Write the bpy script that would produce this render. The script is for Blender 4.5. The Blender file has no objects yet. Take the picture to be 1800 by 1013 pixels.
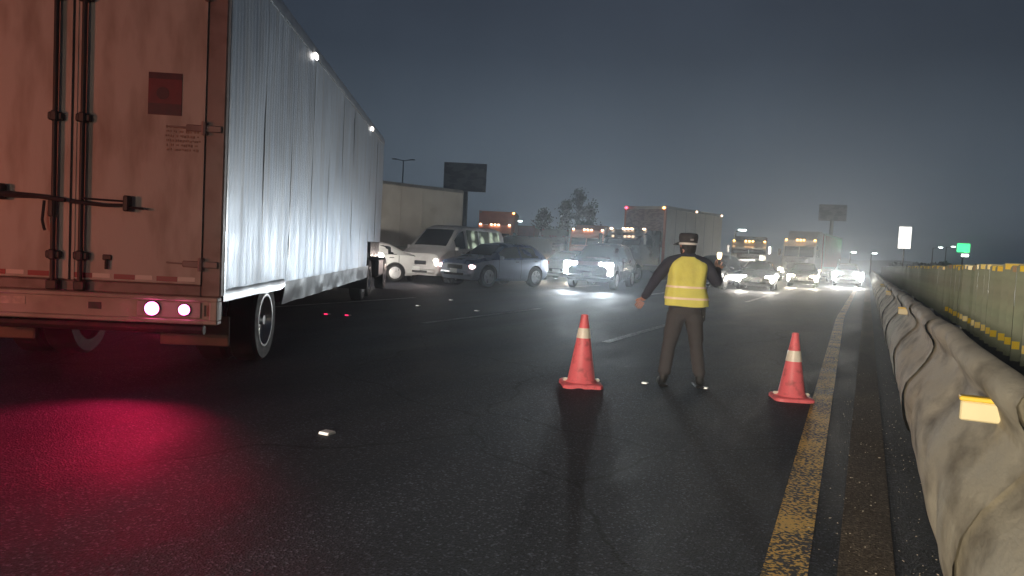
import bpy, bmesh, math, random
from mathutils import Vector, Matrix, noise
R = math.radians
random.seed(7)
S = bpy.context.scene
COL = S.collection

# ------------------------------------------------------------------ camera
cam_d = bpy.data.cameras.new('camera'); cam = bpy.data.objects.new('camera', cam_d); COL.objects.link(cam)
cam_d.sensor_width = 36.0; cam_d.lens = 36.0 * 1300 / 1800; cam_d.clip_end = 3000; cam_d.clip_start = 0.05
# heading 25.55 deg left of the road, 3 deg down, rolled 2.9 deg
cam.matrix_world = (Matrix.Translation((0, 0, 1.40)) @ Matrix.Rotation(R(25.55), 4, 'Z') @
                    Matrix.Rotation(R(90 - 3.0), 4, 'X') @ Matrix.Rotation(R(2.907), 4, 'Z'))
S.camera = cam

# ------------------------------------------------------------------ night sky (city glow near the horizon)
W = bpy.data.worlds.new('World'); S.world = W; W.use_nodes = True
nt = W.node_tree; nt.nodes.clear()
out = nt.nodes.new('ShaderNodeOutputWorld'); bg = nt.nodes.new('ShaderNodeBackground')
tc = nt.nodes.new('ShaderNodeTexCoord'); sx = nt.nodes.new('ShaderNodeSeparateXYZ'); rp = nt.nodes.new('ShaderNodeValToRGB')
nt.links.new(tc.outputs['Generated'], sx.inputs[0]); nt.links.new(sx.outputs['Z'], rp.inputs[0])
el = rp.color_ramp.elements
el[0].position = 0.0; el[0].color = (0.098, 0.127, 0.158, 1)
el[1].position = 1.0; el[1].color = (0.011, 0.014, 0.023, 1)
for p, c in ((0.10, (0.066, 0.086, 0.110, 1)), (0.25, (0.030, 0.040, 0.056, 1)), (0.45, (0.017, 0.021, 0.033, 1))):
    e = el.new(p); e.color = c
ns = nt.nodes.new('ShaderNodeTexNoise'); ns.inputs['Scale'].default_value = 2.2; ns.inputs['Detail'].default_value = 6; ns.inputs['Roughness'].default_value = .6
nt.links.new(tc.outputs['Generated'], ns.inputs['Vector'])
nr = nt.nodes.new('ShaderNodeMapRange'); nr.inputs[1].default_value = .3; nr.inputs[2].default_value = .7; nr.inputs[3].default_value = .84; nr.inputs[4].default_value = 1.16
nt.links.new(ns.outputs[0], nr.inputs[0])
dp = nt.nodes.new('ShaderNodeVectorMath'); dp.operation = 'DOT_PRODUCT'; dp.inputs[1].default_value = (-.36, .93, .05)
nt.links.new(tc.outputs['Generated'], dp.inputs[0])
dr_ = nt.nodes.new('ShaderNodeMapRange'); dr_.inputs[1].default_value = .75; dr_.inputs[2].default_value = 1.0; dr_.inputs[3].default_value = .66; dr_.inputs[4].default_value = 1.08
nt.links.new(dp.outputs['Value'], dr_.inputs[0])
mm = nt.nodes.new('ShaderNodeMath'); mm.operation = 'MULTIPLY'; nt.links.new(nr.outputs[0], mm.inputs[0]); nt.links.new(dr_.outputs[0], mm.inputs[1])
vm = nt.nodes.new('ShaderNodeVectorMath'); vm.operation = 'SCALE'; nt.links.new(rp.outputs[0], vm.inputs[0]); nt.links.new(mm.outputs[0], vm.inputs['Scale'])
nt.links.new(vm.outputs[0], bg.inputs[0]); bg.inputs[1].default_value = 1.3
nt.links.new(bg.outputs[0], out.inputs[0])

S.view_settings.view_transform = 'Standard'; S.view_settings.look = 'None'
S.view_settings.exposure = 0.0; S.view_settings.gamma = 1.0; S.view_settings.use_curve_mapping = False
S.cycles.max_bounces = 5; S.cycles.volume_bounces = 0; S.cycles.sample_clamp_indirect = 3.0
S.cycles.use_light_tree = True; S.cycles.caustics_reflective = False; S.cycles.caustics_refractive = False

def spot(name, loc, target, watts, col, size=60, blend=.6, rad=.06, parent=None):
    d = bpy.data.lights.new(name, 'SPOT'); d.energy = watts; d.color = col; d.spot_size = R(size); d.spot_blend = blend
    d.shadow_soft_size = rad
    o = bpy.data.objects.new(name, d); COL.objects.link(o); o.location = loc
    o.rotation_euler = (Vector(target) - Vector(loc)).to_track_quat('-Z', 'Y').to_euler()
    if parent: o.parent = parent
    return o

def point(name, loc, watts, col, rad=.06, parent=None):
    d = bpy.data.lights.new(name, 'POINT'); d.energy = watts; d.color = col; d.shadow_soft_size = rad
    o = bpy.data.objects.new(name, d); COL.objects.link(o); o.location = loc
    if parent: o.parent = parent
    return o

# assumed unseen lamps behind the camera, lighting the foreground; no patrol vehicle built
spot('assumed_patrol_headlamp', (-2.6, -8.5, 2.0), (1.6, 14, 1.0), 4300, (1, .88, .68), 47, .75, .22)
spot('assumed_patrol_headlamp', (-1.3, -8.5, 2.0), (2.6, 14, 1.0), 3800, (1, .88, .68), 47, .75, .22)
spot('added_truck_fill', (-2.2, -8.5, 2.3), (-7.8, 40, 2.8), 4200, (1, .93, .84), 9, .8, .15)  # added fill spot without a known source, brightens the white box truck
spot('assumed_patrol_beacon', (-8.2, -3.2, 1.7), (-7.0, 4.6, 1.7), 500, (1, .20, .10), 95, .9, .15)  # assumed red lamp, unseen, reddens the silver trailer's rear doors
spot('assumed_patrol_sidelight', (-4.0, -5.5, 1.6), (-5.4, 4.6, 2.1), 240, (1, .72, .52), 60, .9, .15)  # assumed unseen lamp, lightens the silver trailer's rear doors

# ------------------------------------------------------------------ helpers
class MB:
    def __init__(s): s.v = []; s.f = []; s.m = []
    def add(s, vs, fs, mi=0):
        b = len(s.v); s.v += [tuple(v) for v in vs]
        for f in fs: s.f.append(tuple(i + b for i in f)); s.m.append(mi)
        return s
    def box(s, lo, hi, mi=0, bev=0.0, mat=None):
        bm = bmesh.new(); bmesh.ops.create_cube(bm, size=1)
        c = [(a + b) / 2 for a, b in zip(lo, hi)]; d = [abs(b - a) for a, b in zip(lo, hi)]
        for v in bm.verts: v.co = Vector((c[0] + v.co.x * d[0], c[1] + v.co.y * d[1], c[2] + v.co.z * d[2]))
        if bev: bmesh.ops.bevel(bm, geom=list(bm.edges), offset=min(bev, min(d) * .45), segments=1, affect='EDGES', profile=.7)
        if mat: bm.transform(mat)
        bm.verts.index_update()
        s.add([v.co for v in bm.verts], [[v.index for v in f.verts] for f in bm.faces], mi); bm.free(); return s
    def tube(s, pts, r, n=8, mi=0, cap=True):
        pts = [Vector(p) for p in pts]; rs = r if isinstance(r, (list, tuple)) else [r] * len(pts)
        vs = []
        for i, p in enumerate(pts):
            t = (pts[min(i + 1, len(pts) - 1)] - pts[max(i - 1, 0)]).normalized()
            a = t.cross(Vector((0, 0, 1)) if abs(t.z) < .9 else Vector((1, 0, 0))).normalized(); b = t.cross(a)
            for k in range(n):
                q = 2 * math.pi * k / n; vs.append(p + (a * math.cos(q) + b * math.sin(q)) * rs[i])
        fs = [(i * n + k, i * n + (k + 1) % n, (i + 1) * n + (k + 1) % n, (i + 1) * n + k) for i in range(len(pts) - 1) for k in range(n)]
        if cap: fs += [tuple(range(n))[::-1], tuple((len(pts) - 1) * n + k for k in range(n))]
        return s.add(vs, fs, mi)
    def lathe(s, prof, n=20, axis='z', org=(0, 0, 0), mi=0, sy=1.0, close=True):
        vs = []
        for r, h in prof:
            for k in range(n):
                q = 2 * math.pi * k / n; a, b = r * math.cos(q), r * math.sin(q) * sy
                p = (a, b, h) if axis == 'z' else ((h, a, b) if axis == 'x' else (b, h, a))
                vs.append(tuple(x + y for x, y in zip(p, org)))
        fs = [(i * n + k, i * n + (k + 1) % n, (i + 1) * n + (k + 1) % n, (i + 1) * n + k) for i in range(len(prof) - 1) for k in range(n)]
        if close: fs += [tuple(range(n))[::-1], tuple((len(prof) - 1) * n + k for k in range(n))]
        return s.add(vs, fs, mi)
    def quad(s, a, b, c, d, mi=0): return s.add([a, b, c, d], [(0, 1, 2, 3)], mi)
    def prism(s, poly, lo, hi, axis='x', mi=0):
        # polygon in the plane across `axis`, extruded from lo to hi
        def p(u, v, h): return (h, u, v) if axis == 'x' else ((u, h, v) if axis == 'y' else (u, v, h))
        n = len(poly); vs = [p(u, v, lo) for u, v in poly] + [p(u, v, hi) for u, v in poly]
        fs = [tuple(range(n))[::-1], tuple(range(n, 2 * n))] + [(i, (i + 1) % n, n + (i + 1) % n, n + i) for i in range(n)]
        return s.add(vs, fs, mi)
    def mesh(s, name, mats, smooth=None):
        me = bpy.data.meshes.new(name); me.from_pydata(s.v, [], s.f)
        for m in (mats if isinstance(mats, (list, tuple)) else [mats]): me.materials.append(m)
        me.polygons.foreach_set('material_index', s.m)
        bm = bmesh.new(); bm.from_mesh(me); bmesh.ops.recalc_face_normals(bm, faces=bm.faces); bm.to_mesh(me); bm.free()
        if smooth:
            me.polygons.foreach_set('use_smooth', [True] * len(me.polygons)); me.set_sharp_from_angle(angle=R(smooth))
        me.update(); return me
    def build(s, name, mats, parent=None, smooth=35, loc=None):
        o = bpy.data.objects.new(name, s.mesh(name, mats, smooth)); COL.objects.link(o)
        if parent: o.parent = parent
        if loc: o.location = loc
        return o

def link(name, me, parent=None, loc=None, rotz=0):
    o = bpy.data.objects.new(name, me); COL.objects.link(o)
    if parent: o.parent = parent
    if loc: o.location = loc
    if rotz: o.rotation_euler.z = rotz
    return o

def tag(o, label=None, cat=None, group=None, kind=None):
    for k, v in (('label', label), ('category', cat), ('group', group), ('kind', kind)):
        if v: o[k] = v
    return o

def thing(name, label, cat, loc=(0, 0, 0), rot=0, group=None):
    o = bpy.data.objects.new(name, None); COL.objects.link(o); o.location = loc; o.rotation_euler.z = R(rot)
    o.empty_display_size = .2
    return tag(o, label, cat, group)

def copy_tree(o, parent=None):
    c = o.copy(); COL.objects.link(c)
    if parent: c.parent = parent
    for ch in list(o.children): copy_tree(ch, c)
    return c

def mat(name, col, rough=.6, metal=0, spec=.5, var=.0, vscale=3.0, bump=0, bscale=20, coat=0, dirt=None, dscale=1.5, dlim=(.5, .75), stretch=None):
    m = bpy.data.materials.new(name); m.use_nodes = True; n = m.node_tree; b = n.nodes['Principled BSDF']
    b.inputs['Base Color'].default_value = (*col, 1); b.inputs['Roughness'].default_value = rough
    b.inputs['Metallic'].default_value = metal; b.inputs['Specular IOR Level'].default_value = spec
    b.inputs['Coat Weight'].default_value = coat; b.inputs['Coat Roughness'].default_value = .08
    tcn = n.nodes.new('ShaderNodeTexCoord'); vec = tcn.outputs['Object']
    if stretch:
        mp = n.nodes.new('ShaderNodeMapping'); mp.inputs['Scale'].default_value = stretch
        n.links.new(vec, mp.inputs[0]); vec = mp.outputs[0]
    last = None
    if var:
        t = n.nodes.new('ShaderNodeTexNoise'); t.inputs['Scale'].default_value = vscale; t.inputs['Detail'].default_value = 6
        n.links.new(vec, t.inputs['Vector'])
        mx = n.nodes.new('ShaderNodeMix'); mx.data_type = 'RGBA'
        mx.inputs['A'].default_value = (*[c * (1 - var) for c in col], 1); mx.inputs['B'].default_value = (*[min(1, c * (1 + var)) for c in col], 1)
        mr = n.nodes.new('ShaderNodeMapRange'); mr.inputs[1].default_value = .3; mr.inputs[2].default_value = .7
        n.links.new(t.outputs[0], mr.inputs[0]); n.links.new(mr.outputs[0], mx.inputs['Factor'])
        last = mx.outputs['Result']
        rr = n.nodes.new('ShaderNodeMapRange'); rr.inputs[1].default_value = .3; rr.inputs[2].default_value = .7
        rr.inputs[3].default_value = max(.03, rough * .85); rr.inputs[4].default_value = min(1, rough * 1.2)
        n.links.new(t.outputs[0], rr.inputs[0]); n.links.new(rr.outputs[0], b.inputs['Roughness'])
    if dirt:
        t2 = n.nodes.new('ShaderNodeTexNoise'); t2.inputs['Scale'].default_value = dscale; t2.inputs['Detail'].default_value = 8
        n.links.new(vec, t2.inputs['Vector'])
        m2 = n.nodes.new('ShaderNodeMix'); m2.data_type = 'RGBA'
        m2.inputs['A'].default_value = (*col, 1); m2.inputs['B'].default_value = (*dirt, 1)
        if last: n.links.new(last, m2.inputs['A'])
        r2 = n.nodes.new('ShaderNodeMapRange'); r2.inputs[1].default_value = dlim[0]; r2.inputs[2].default_value = dlim[1]
        n.links.new(t2.outputs[0], r2.inputs[0]); n.links.new(r2.outputs[0], m2.inputs['Factor']); last = m2.outputs['Result']
    if last: n.links.new(last, b.inputs['Base Color'])
    if bump:
        t3 = n.nodes.new('ShaderNodeTexNoise'); t3.inputs['Scale'].default_value = bscale; t3.inputs['Detail'].default_value = 4
        n.links.new(vec, t3.inputs['Vector'])
        bp = n.nodes.new('ShaderNodeBump'); bp.inputs['Strength'].default_value = bump; bp.inputs['Distance'].default_value = .02
        n.links.new(t3.outputs[0], bp.inputs['Height']); n.links.new(bp.outputs[0], b.inputs['Normal'])
    return m

def glow(name, col, strength, base=None):
    m = bpy.data.materials.new(name); m.use_nodes = True; b = m.node_tree.nodes['Principled BSDF']
    b.inputs['Base Color'].default_value = (*(base or col), 1); b.inputs['Roughness'].default_value = .25
    b.inputs['Emission Color'].default_value = (*col, 1); b.inputs['Emission Strength'].default_value = strength
    return m

M = {}
M['white_paint'] = mat('white_paint', (.72, .72, .70), .3, var=.06, coat=.3, dirt=(.45, .42, .38), dscale=2, dlim=(.55, .9))
M['van_paint'] = mat('van_paint', (.62, .61, .60), .35, var=.06, coat=.3, dirt=(.42, .40, .37), dscale=2, dlim=(.5, .9))
M['blue_paint'] = mat('blue_paint', (.10, .14, .26), .28, metal=.3, var=.08, coat=.5)
M['headlit_blue_paint'] = mat('headlit_blue_paint', (.34, .38, .46), .33, metal=.3, var=.06, coat=.4)  # SUV headlight falling on the blue car's lower body, put into the colour
M['dark_paint'] = mat('dark_paint', (.035, .035, .045), .25, var=.1, coat=.6)
M['red_lit_dark_paint'] = mat('red_lit_dark_paint', (.10, .03, .035), .25, var=.1, coat=.6)  # red light on the dark SUV's roof, put into the upper body colour
M['navy_paint'] = mat('navy_paint', (.03, .04, .07), .25, var=.1, coat=.6)
M['grey_paint'] = mat('grey_paint', (.22, .21, .19), .3, metal=.3, var=.1, coat=.4)
M['red_paint'] = mat('red_paint', (.42, .045, .05), .35, var=.12, coat=.3)
M['orange_paint'] = mat('orange_paint', (.55, .23, .16), .45, var=.12)
M['box_white'] = mat('box_white', (.62, .60, .55), .5, var=.08, vscale=1.2, dirt=(.40, .37, .32), dscale=.7, dlim=(.5, .85))
M['glass'] = mat('glass', (.012, .014, .017), .06, spec=.8)
M['lit_glass'] = glow('lit_glass', (.80, .95, .70), .4, (.1, .11, .1))
def lit_win():
    m = bpy.data.materials['lit_glass']; n = m.node_tree; b = n.nodes['Principled BSDF']; t = n.nodes.new('ShaderNodeTexCoord'); w = n.nodes.new('ShaderNodeTexVoronoi'); w.inputs['Scale'].default_value = 2.6
    n.links.new(t.outputs['Object'], w.inputs['Vector']); r = n.nodes.new('ShaderNodeMapRange'); r.inputs[1].default_value = .25; r.inputs[2].default_value = .6; r.inputs[3].default_value = .55; r.inputs[4].default_value = .02
    n.links.new(w.outputs['Distance'], r.inputs[0]); n.links.new(r.outputs[0], b.inputs['Emission Strength'])
lit_win()
M['chrome'] = mat('chrome', (.75, .75, .75), .16, metal=1)
M['alloy'] = mat('alloy', (.55, .55, .56), .3, metal=.9, var=.1)
M['rubber'] = mat('rubber', (.022, .022, .023), .75, var=.3, vscale=15)
M['black'] = mat('black_plastic', (.018, .018, .02), .5, var=.2)
M['steel_dark'] = mat('steel_dark', (.05, .045, .045), .5, metal=.4, var=.3, dirt=(.08, .045, .03), dscale=6)
M['steel'] = mat('galvanised_steel', (.38, .38, .37), .42, metal=.7, var=.2)
M['plate'] = mat('plate_white', (.85, .86, .84), .3)
M['lamp_white'] = glow('lamp_white', (1, .94, .84), 60)
M['lamp_dim'] = glow('lamp_dim', (1, .9, .8), 5)
M['lamp_blue'] = glow('lamp_cool', (.88, .95, 1), 55)
M['lamp_pink'] = glow('lamp_pinkish', (1, .62, .60), 7)
M['lamp_warm'] = glow('lamp_warm', (1, .86, .62), 45)
M['lamp_amber'] = glow('lamp_amber', (1, .52, .16), 9)
M['lamp_peach'] = glow('lamp_peach', (1, .66, .42), 9)
M['lamp_red'] = glow('lamp_red', (1, .06, .12), 8)
M['lamp_tail'] = glow('lamp_tail', (1, .13, .42), 15)
M['lens_dull'] = mat('lens_dull', (.30, .03, .03), .2)
M['lens_clear'] = mat('lens_clear', (.6, .6, .6), .12, metal=.4)

# ------------------------------------------------------------------ ground and road
def ground_sheet(name, x0, x1, y0, y1, z, m, kind='structure', nx=1, ny=1):
    b = MB()
    b.quad((x0, y0, z), (x1, y0, z), (x1, y1, z), (x0, y1, z))
    return tag(b.build(name, m, smooth=None), kind=kind)

def asphalt(name, c0, c1, spec=.45, rlo=.42, rhi=.62, speck=1.0, patches=False):
    m = bpy.data.materials.new(name); m.use_nodes = True; n = m.node_tree; b = n.nodes['Principled BSDF']; L = n.links.new
    t = n.nodes.new('ShaderNodeTexCoord')
    def mr_(src, a, b_, c, d):
        r = n.nodes.new('ShaderNodeMapRange'); r.inputs[1].default_value = a; r.inputs[2].default_value = b_; r.inputs[3].default_value = c; r.inputs[4].default_value = d; L(src, r.inputs[0]); return r.outputs[0]
    def mul(a, c):
        q = n.nodes.new('ShaderNodeMath'); q.operation = 'MULTIPLY'; L(a, q.inputs[0]); L(c, q.inputs[1]); return q.outputs[0]
    def nz(scale, detail, sc=(1, 1, 1), rough=.5):
        mp = n.nodes.new('ShaderNodeMapping'); mp.inputs['Scale'].default_value = sc; L(t.outputs['Object'], mp.inputs[0])
        q = n.nodes.new('ShaderNodeTexNoise'); q.inputs['Scale'].default_value = scale; q.inputs['Detail'].default_value = detail; q.inputs['Roughness'].default_value = rough; L(mp.outputs[0], q.inputs['Vector']); return q.outputs[0]
    big = nz(.35, 5, (1.6, .35, 1)); stain = nz(.9, 7, (1.5, .5, 1), .65); tracks = nz(1.1, 2, (1, .03, 1)); fine = nz(55, 4, (1, 1, 1), .7)
    vor = n.nodes.new('ShaderNodeTexVoronoi'); vor.inputs['Scale'].default_value = 85; L(t.outputs['Object'], vor.inputs['Vector'])
    sep = n.nodes.new('ShaderNodeSeparateColor'); L(vor.outputs['Color'], sep.inputs[0])
    mx = n.nodes.new('ShaderNodeMix'); mx.data_type = 'RGBA'; mx.inputs['A'].default_value = (*c0, 1); mx.inputs['B'].default_value = (*c1, 1); L(mr_(big, .35, .65, 0, 1), mx.inputs['Factor'])
    f = mul(mul(mr_(fine, .3, .7, .4, 1.6), mr_(stain, .35, .65, .62, 1.25)), mr_(tracks, .35, .65, .78, 1.18))
    f = mul(f, mr_(sep.outputs[0], .80, 1.0, 1.0, 1.0 + 2.4 * speck))
    if patches:
        cr = n.nodes.new('ShaderNodeTexVoronoi'); cr.feature = 'DISTANCE_TO_EDGE'; cr.inputs['Scale'].default_value = .28
        wv = nz(1.3, 6); ad0 = n.nodes.new('ShaderNodeVectorMath'); ad0.operation = 'ADD'; sc_ = n.nodes.new('ShaderNodeVectorMath'); sc_.operation = 'SCALE'; sc_.inputs['Scale'].default_value = .9
        wc = n.nodes.new('ShaderNodeTexNoise'); wc.inputs['Scale'].default_value = .8; wc.inputs['Detail'].default_value = 6; L(t.outputs['Object'], wc.inputs['Vector'])
        L(wc.outputs['Color'], sc_.inputs[0]); L(t.outputs['Object'], ad0.inputs[0]); L(sc_.outputs[0], ad0.inputs[1]); L(ad0.outputs[0], cr.inputs['Vector'])
        f = mul(f, mr_(cr.outputs['Distance'], .0, .006, .35, 1.0))
    vs_ = n.nodes.new('ShaderNodeVectorMath'); vs_.operation = 'SCALE'; L(mx.outputs['Result'], vs_.inputs[0]); L(f, vs_.inputs['Scale']); L(vs_.outputs[0], b.inputs['Base Color'])
    L(mr_(stain, .35, .65, rlo, rhi), b.inputs['Roughness'])
    b.inputs['Specular IOR Level'].default_value = spec
    ad = n.nodes.new('ShaderNodeMath'); ad.operation = 'ADD'; L(vor.outputs['Distance'], ad.inputs[0]); L(fine, ad.inputs[1])
    bp = n.nodes.new('ShaderNodeBump'); bp.inputs['Strength'].default_value = .8; bp.inputs['Distance'].default_value = .010; L(ad.outputs[0], bp.inputs['Height']); L(bp.outputs[0], b.inputs['Normal'])
    return m
M['asphalt'] = asphalt('asphalt', (.022, .026, .036), (.036, .041, .053), .22, .58, .80, 1.0, True)
M['gutter'] = asphalt('dusty_concrete', (.150, .122, .098), (.070, .060, .052), .12, .8, .95, .5)
M['soil'] = mat('dark_soil', (.035, .032, .028), .9, var=.4, bump=.5, bscale=8)
ground_sheet('ground', -900, 900, -300, 1500, -.012, M['soil'])
ground_sheet('road', -48, .62, -40, 420, 0, M['asphalt'])
ground_sheet('gutter', -.03, .21, -8, 120, .004, M['gutter'])

def paint_mat(name, col, thr, scale):
    m = bpy.data.materials.new(name); m.use_nodes = True; n = m.node_tree; b = n.nodes['Principled BSDF']
    t = n.nodes.new('ShaderNodeTexCoord')
    v = n.nodes.new('ShaderNodeTexNoise'); v.inputs['Scale'].default_value = scale; v.inputs['Detail'].default_value = 3
    n.links.new(t.outputs['Object'], v.inputs['Vector'])
    r = n.nodes.new('ShaderNodeMapRange'); r.inputs[1].default_value = thr - .04; r.inputs[2].default_value = thr + .05
    w = n.nodes.new('ShaderNodeTexNoise'); w.inputs['Scale'].default_value = 2.2; w.inputs['Detail'].default_value = 5
    n.links.new(t.outputs['Object'], w.inputs['Vector'])
    w2 = n.nodes.new('ShaderNodeMapRange'); w2.inputs[1].default_value = .3; w2.inputs[2].default_value = .7; w2.inputs[3].default_value = -.10; w2.inputs[4].default_value = .09; n.links.new(w.outputs[0], w2.inputs[0])
    sm_ = n.nodes.new('ShaderNodeMath'); sm_.operation = 'ADD'; n.links.new(v.outputs[0], sm_.inputs[0]); n.links.new(w2.outputs[0], sm_.inputs[1])
    n.links.new(sm_.outputs[0], r.inputs[0])
    mx = n.nodes.new('ShaderNodeMix'); mx.data_type = 'RGBA'; mx.inputs['A'].default_value = (.03, .028, .026, 1); mx.inputs['B'].default_value = (*col, 1)
    n.links.new(r.outputs[0], mx.inputs['Factor']); n.links.new(mx.outputs['Result'], b.inputs['Base Color'])
    b.inputs['Roughness'].default_value = .6
    bp = n.nodes.new('ShaderNodeBump'); bp.inputs['Strength'].default_value = .9; bp.inputs['Distance'].default_value = .01
    n.links.new(v.outputs[0], bp.inputs['Height']); n.links.new(bp.outputs[0], b.inputs['Normal'])
    return m
M['yellow_line'] = paint_mat('worn_yellow_paint', (.80, .50, .10), .47, 46)
M['white_line'] = paint_mat('worn_white_paint', (.34, .34, .33), .46, 30)
# yellow edge line drifts slightly along the road
b = MB(); pts = []
for i in range(61):
    y = 1.0 + i * 2.0; x = -.17 - .018 * min(y, 22) ; w = .085
    pts += [(x - w - .02, y, .004), (x + w, y, .004)]
b.add(pts, [(2 * i, 2 * i + 1, 2 * i + 3, 2 * i + 2) for i in range(60)])
tag(b.build('edge_line', M['yellow_line'], smooth=None), kind='structure')
for x in (-3.66, -7.08, -10.66, -14.2):
    for y in (-3.8, 11.2, 26.2, 41.2, 56.2, 71.2):
        b = MB(); b.quad((x - .07, y, .004), (x + .07, y, .004), (x + .07, y + 5.2, .004), (x - .07, y + 5.2, .004))
        tag(b.build('lane_marking', M['white_line'], smooth=None), kind='structure')

# ------------------------------------------------------------------ generic wheel
def wheel_meshes(r, w, rim_r, spokes=5, truck=False):
    t = MB(); h = w / 2
    t.lathe([(rim_r, -h), (r * .93, -h), (r, -h * .75), (r, h * .75), (r * .93, h), (rim_r, h), (rim_r * .97, h * .6), (rim_r * .97, -h * .6)], 28, 'x', close=False)
    rm = MB()
    rm.lathe([(rim_r, h * 1.02), (rim_r * .92, h * 1.02), (rim_r * .86, h * .55), (rim_r * .2, h * (.55 if not truck else .2)), (rim_r * .18, h * (.8 if not truck else .9)), (.001, h * (.8 if not truck else .9))], 24, 'x', close=False)
    if not truck:
        for k in range(spokes):
            q = 2 * math.pi * k / spokes
            rm.box((h * .5, -.035, rim_r * .15), (h * .95, .035, rim_r * .93), mat=Matrix.Rotation(q, 4, 'X'))
    else:
        for k in range(8):
            q = 2 * math.pi * k / 8
            rm.lathe([(.018, h * .2), (.018, h * .45)], 6, 'x', (0, rim_r * .45 * math.cos(q), rim_r * .45 * math.sin(q)))
    return t.mesh('wheel', M['rubber'], 40), rm.mesh('rim', M['alloy'], 30)
CARW = wheel_meshes(.32, .21, .22, 5); SUVW = wheel_meshes(.38, .25, .25, 6); TRKW = wheel_meshes(.48, .28, .29, 0, True)
BIGW = wheel_meshes(.46, .30, .30, 0, True)

def put_wheel(ms, parent, x, y, z):
    o = link('wheel', ms[0], parent, (x, y, z), math.pi if x < 0 else 0)
    link('rim', ms[1], o)
    return o

# ------------------------------------------------------------------ cars
STY = {
 'sedan': dict(L=4.45, wh=CARW, axle=(1.33, -1.27), st=[
    (2.22, .36, .62, .56, .66, .62, .60), (2.10, .24, .78, .66, .82, .74, .76), (1.65, .20, .84, .78, .87, .86, .80), (.98, .20, .86, .88, .88, .97, .78),
    (.22, .20, .86, .90, .88, 1.38, .58), (-.45, .20, .86, .92, .88, 1.45, .58), (-1.05, .20, .86, .95, .87, 1.37, .56), (-1.68, .22, .84, .97, .86, 1.06, .72),
    (-2.08, .26, .80, .93, .82, 1.02, .72), (-2.22, .40, .68, .84, .74, .92, .62)], ws=(.94, .27), rw=(-1.08, -1.62), side=((.62, -.42), (-.50, -1.32))),
 'crossover': dict(L=4.2, wh=SUVW, axle=(1.27, -1.27), st=[
    (2.10, .42, .66, .72, .70, .80, .60), (1.98, .26, .82, .82, .86, .92, .76), (1.55, .22, .88, .92, .90, 1.02, .80), (1.02, .22, .89, .98, .91, 1.10, .78),
    (.30, .22, .89, 1.00, .91, 1.54, .62), (-.40, .22, .89, 1.02, .91, 1.62, .63), (-1.25, .22, .89, 1.05, .90, 1.58, .61), (-1.85, .26, .85, 1.06, .87, 1.36, .64),
    (-2.04, .32, .80, 1.00, .83, 1.12, .70), (-2.10, .45, .72, .90, .76, 1.0, .62)], ws=(.98, .34), rw=(-1.30, -1.82), side=((.66, -.38), (-.46, -1.45))),
 'suv': dict(L=4.9, wh=SUVW, axle=(1.5, -1.45), st=[
    (2.45, .45, .74, .82, .80, .92, .70), (2.34, .30, .88, .94, .92, 1.06, .82), (1.75, .26, .95, 1.04, .97, 1.14, .86), (1.10, .26, .95, 1.08, .97, 1.20, .84),
    (.42, .26, .95, 1.10, .97, 1.74, .68), (-.40, .26, .95, 1.12, .97, 1.84, .70), (-1.70, .26, .95, 1.14, .96, 1.80, .68), (-2.22, .30, .92, 1.12, .93, 1.62, .68),
    (-2.38, .36, .88, 1.06, .90, 1.20, .76), (-2.45, .5, .8, .98, .84, 1.08, .7)], ws=(1.06, .46), rw=(-1.78, -2.18), side=((.78, -.30), (-.38, -1.2), (-1.28, -1.95))),
 'van': dict(L=5.3, wh=CARW, axle=(1.75, -1.35), st=[
    (2.65, .40, .72, .78, .78, .90, .70), (2.54, .28, .86, .92, .90, 1.08, .80), (2.15, .26, .92, 1.14, .95, 1.24, .86), (1.85, .26, .93, 1.22, .96, 1.34, .84),
    (1.05, .26, .93, 1.24, .96, 2.06, .74), (.55, .26, .93, 1.24, .96, 2.20, .76), (-2.1, .26, .93, 1.24, .96, 2.20, .76), (-2.5, .30, .92, 1.24, .95, 2.12, .76),
    (-2.62, .34, .90, 1.20, .93, 1.9, .8), (-2.65, .5, .84, 1.1, .88, 1.5, .8)], ws=(1.80, 1.10), rw=None, side=((1.42, .72), (.52, -.38), (-.46, -1.30), (-1.38, -2.2))),
}
def lerp(a, b, t): return a + (b - a) * t
def station(st, y):
    for a, b in zip(st, st[1:]):
        if b[0] <= y <= a[0]:
            t = (a[0] - y) / (a[0] - b[0]); return tuple(lerp(p, q, t) for p, q in zip(a, b))
    return st[0] if y > st[0][0] else st[-1]
def half(s):
    y, zb, wb, zs, wsd, zt, wt = s
    return [(wb - .10, zb), (wb, zb + .10), (max(wb, wsd) + .015, zb + (zs - zb) * .5), (wsd, zs), (wt + .012, zt - min(.06, (zt - zs) * .3)), (wt * .84, zt), (wt * .4, zt + .012)]

def bool_cut(body, cutter, dark_index):
    md = body.modifiers.new('cut', 'BOOLEAN'); md.object = cutter; md.operation = 'DIFFERENCE'; md.solver = 'EXACT'
    dg = bpy.context.evaluated_depsgraph_get(); dg.update()
    me = bpy.data.meshes.new_from_object(body.evaluated_get(dg))
    body.modifiers.clear(); body.data = me
    bpy.data.objects.remove(cutter)

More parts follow.
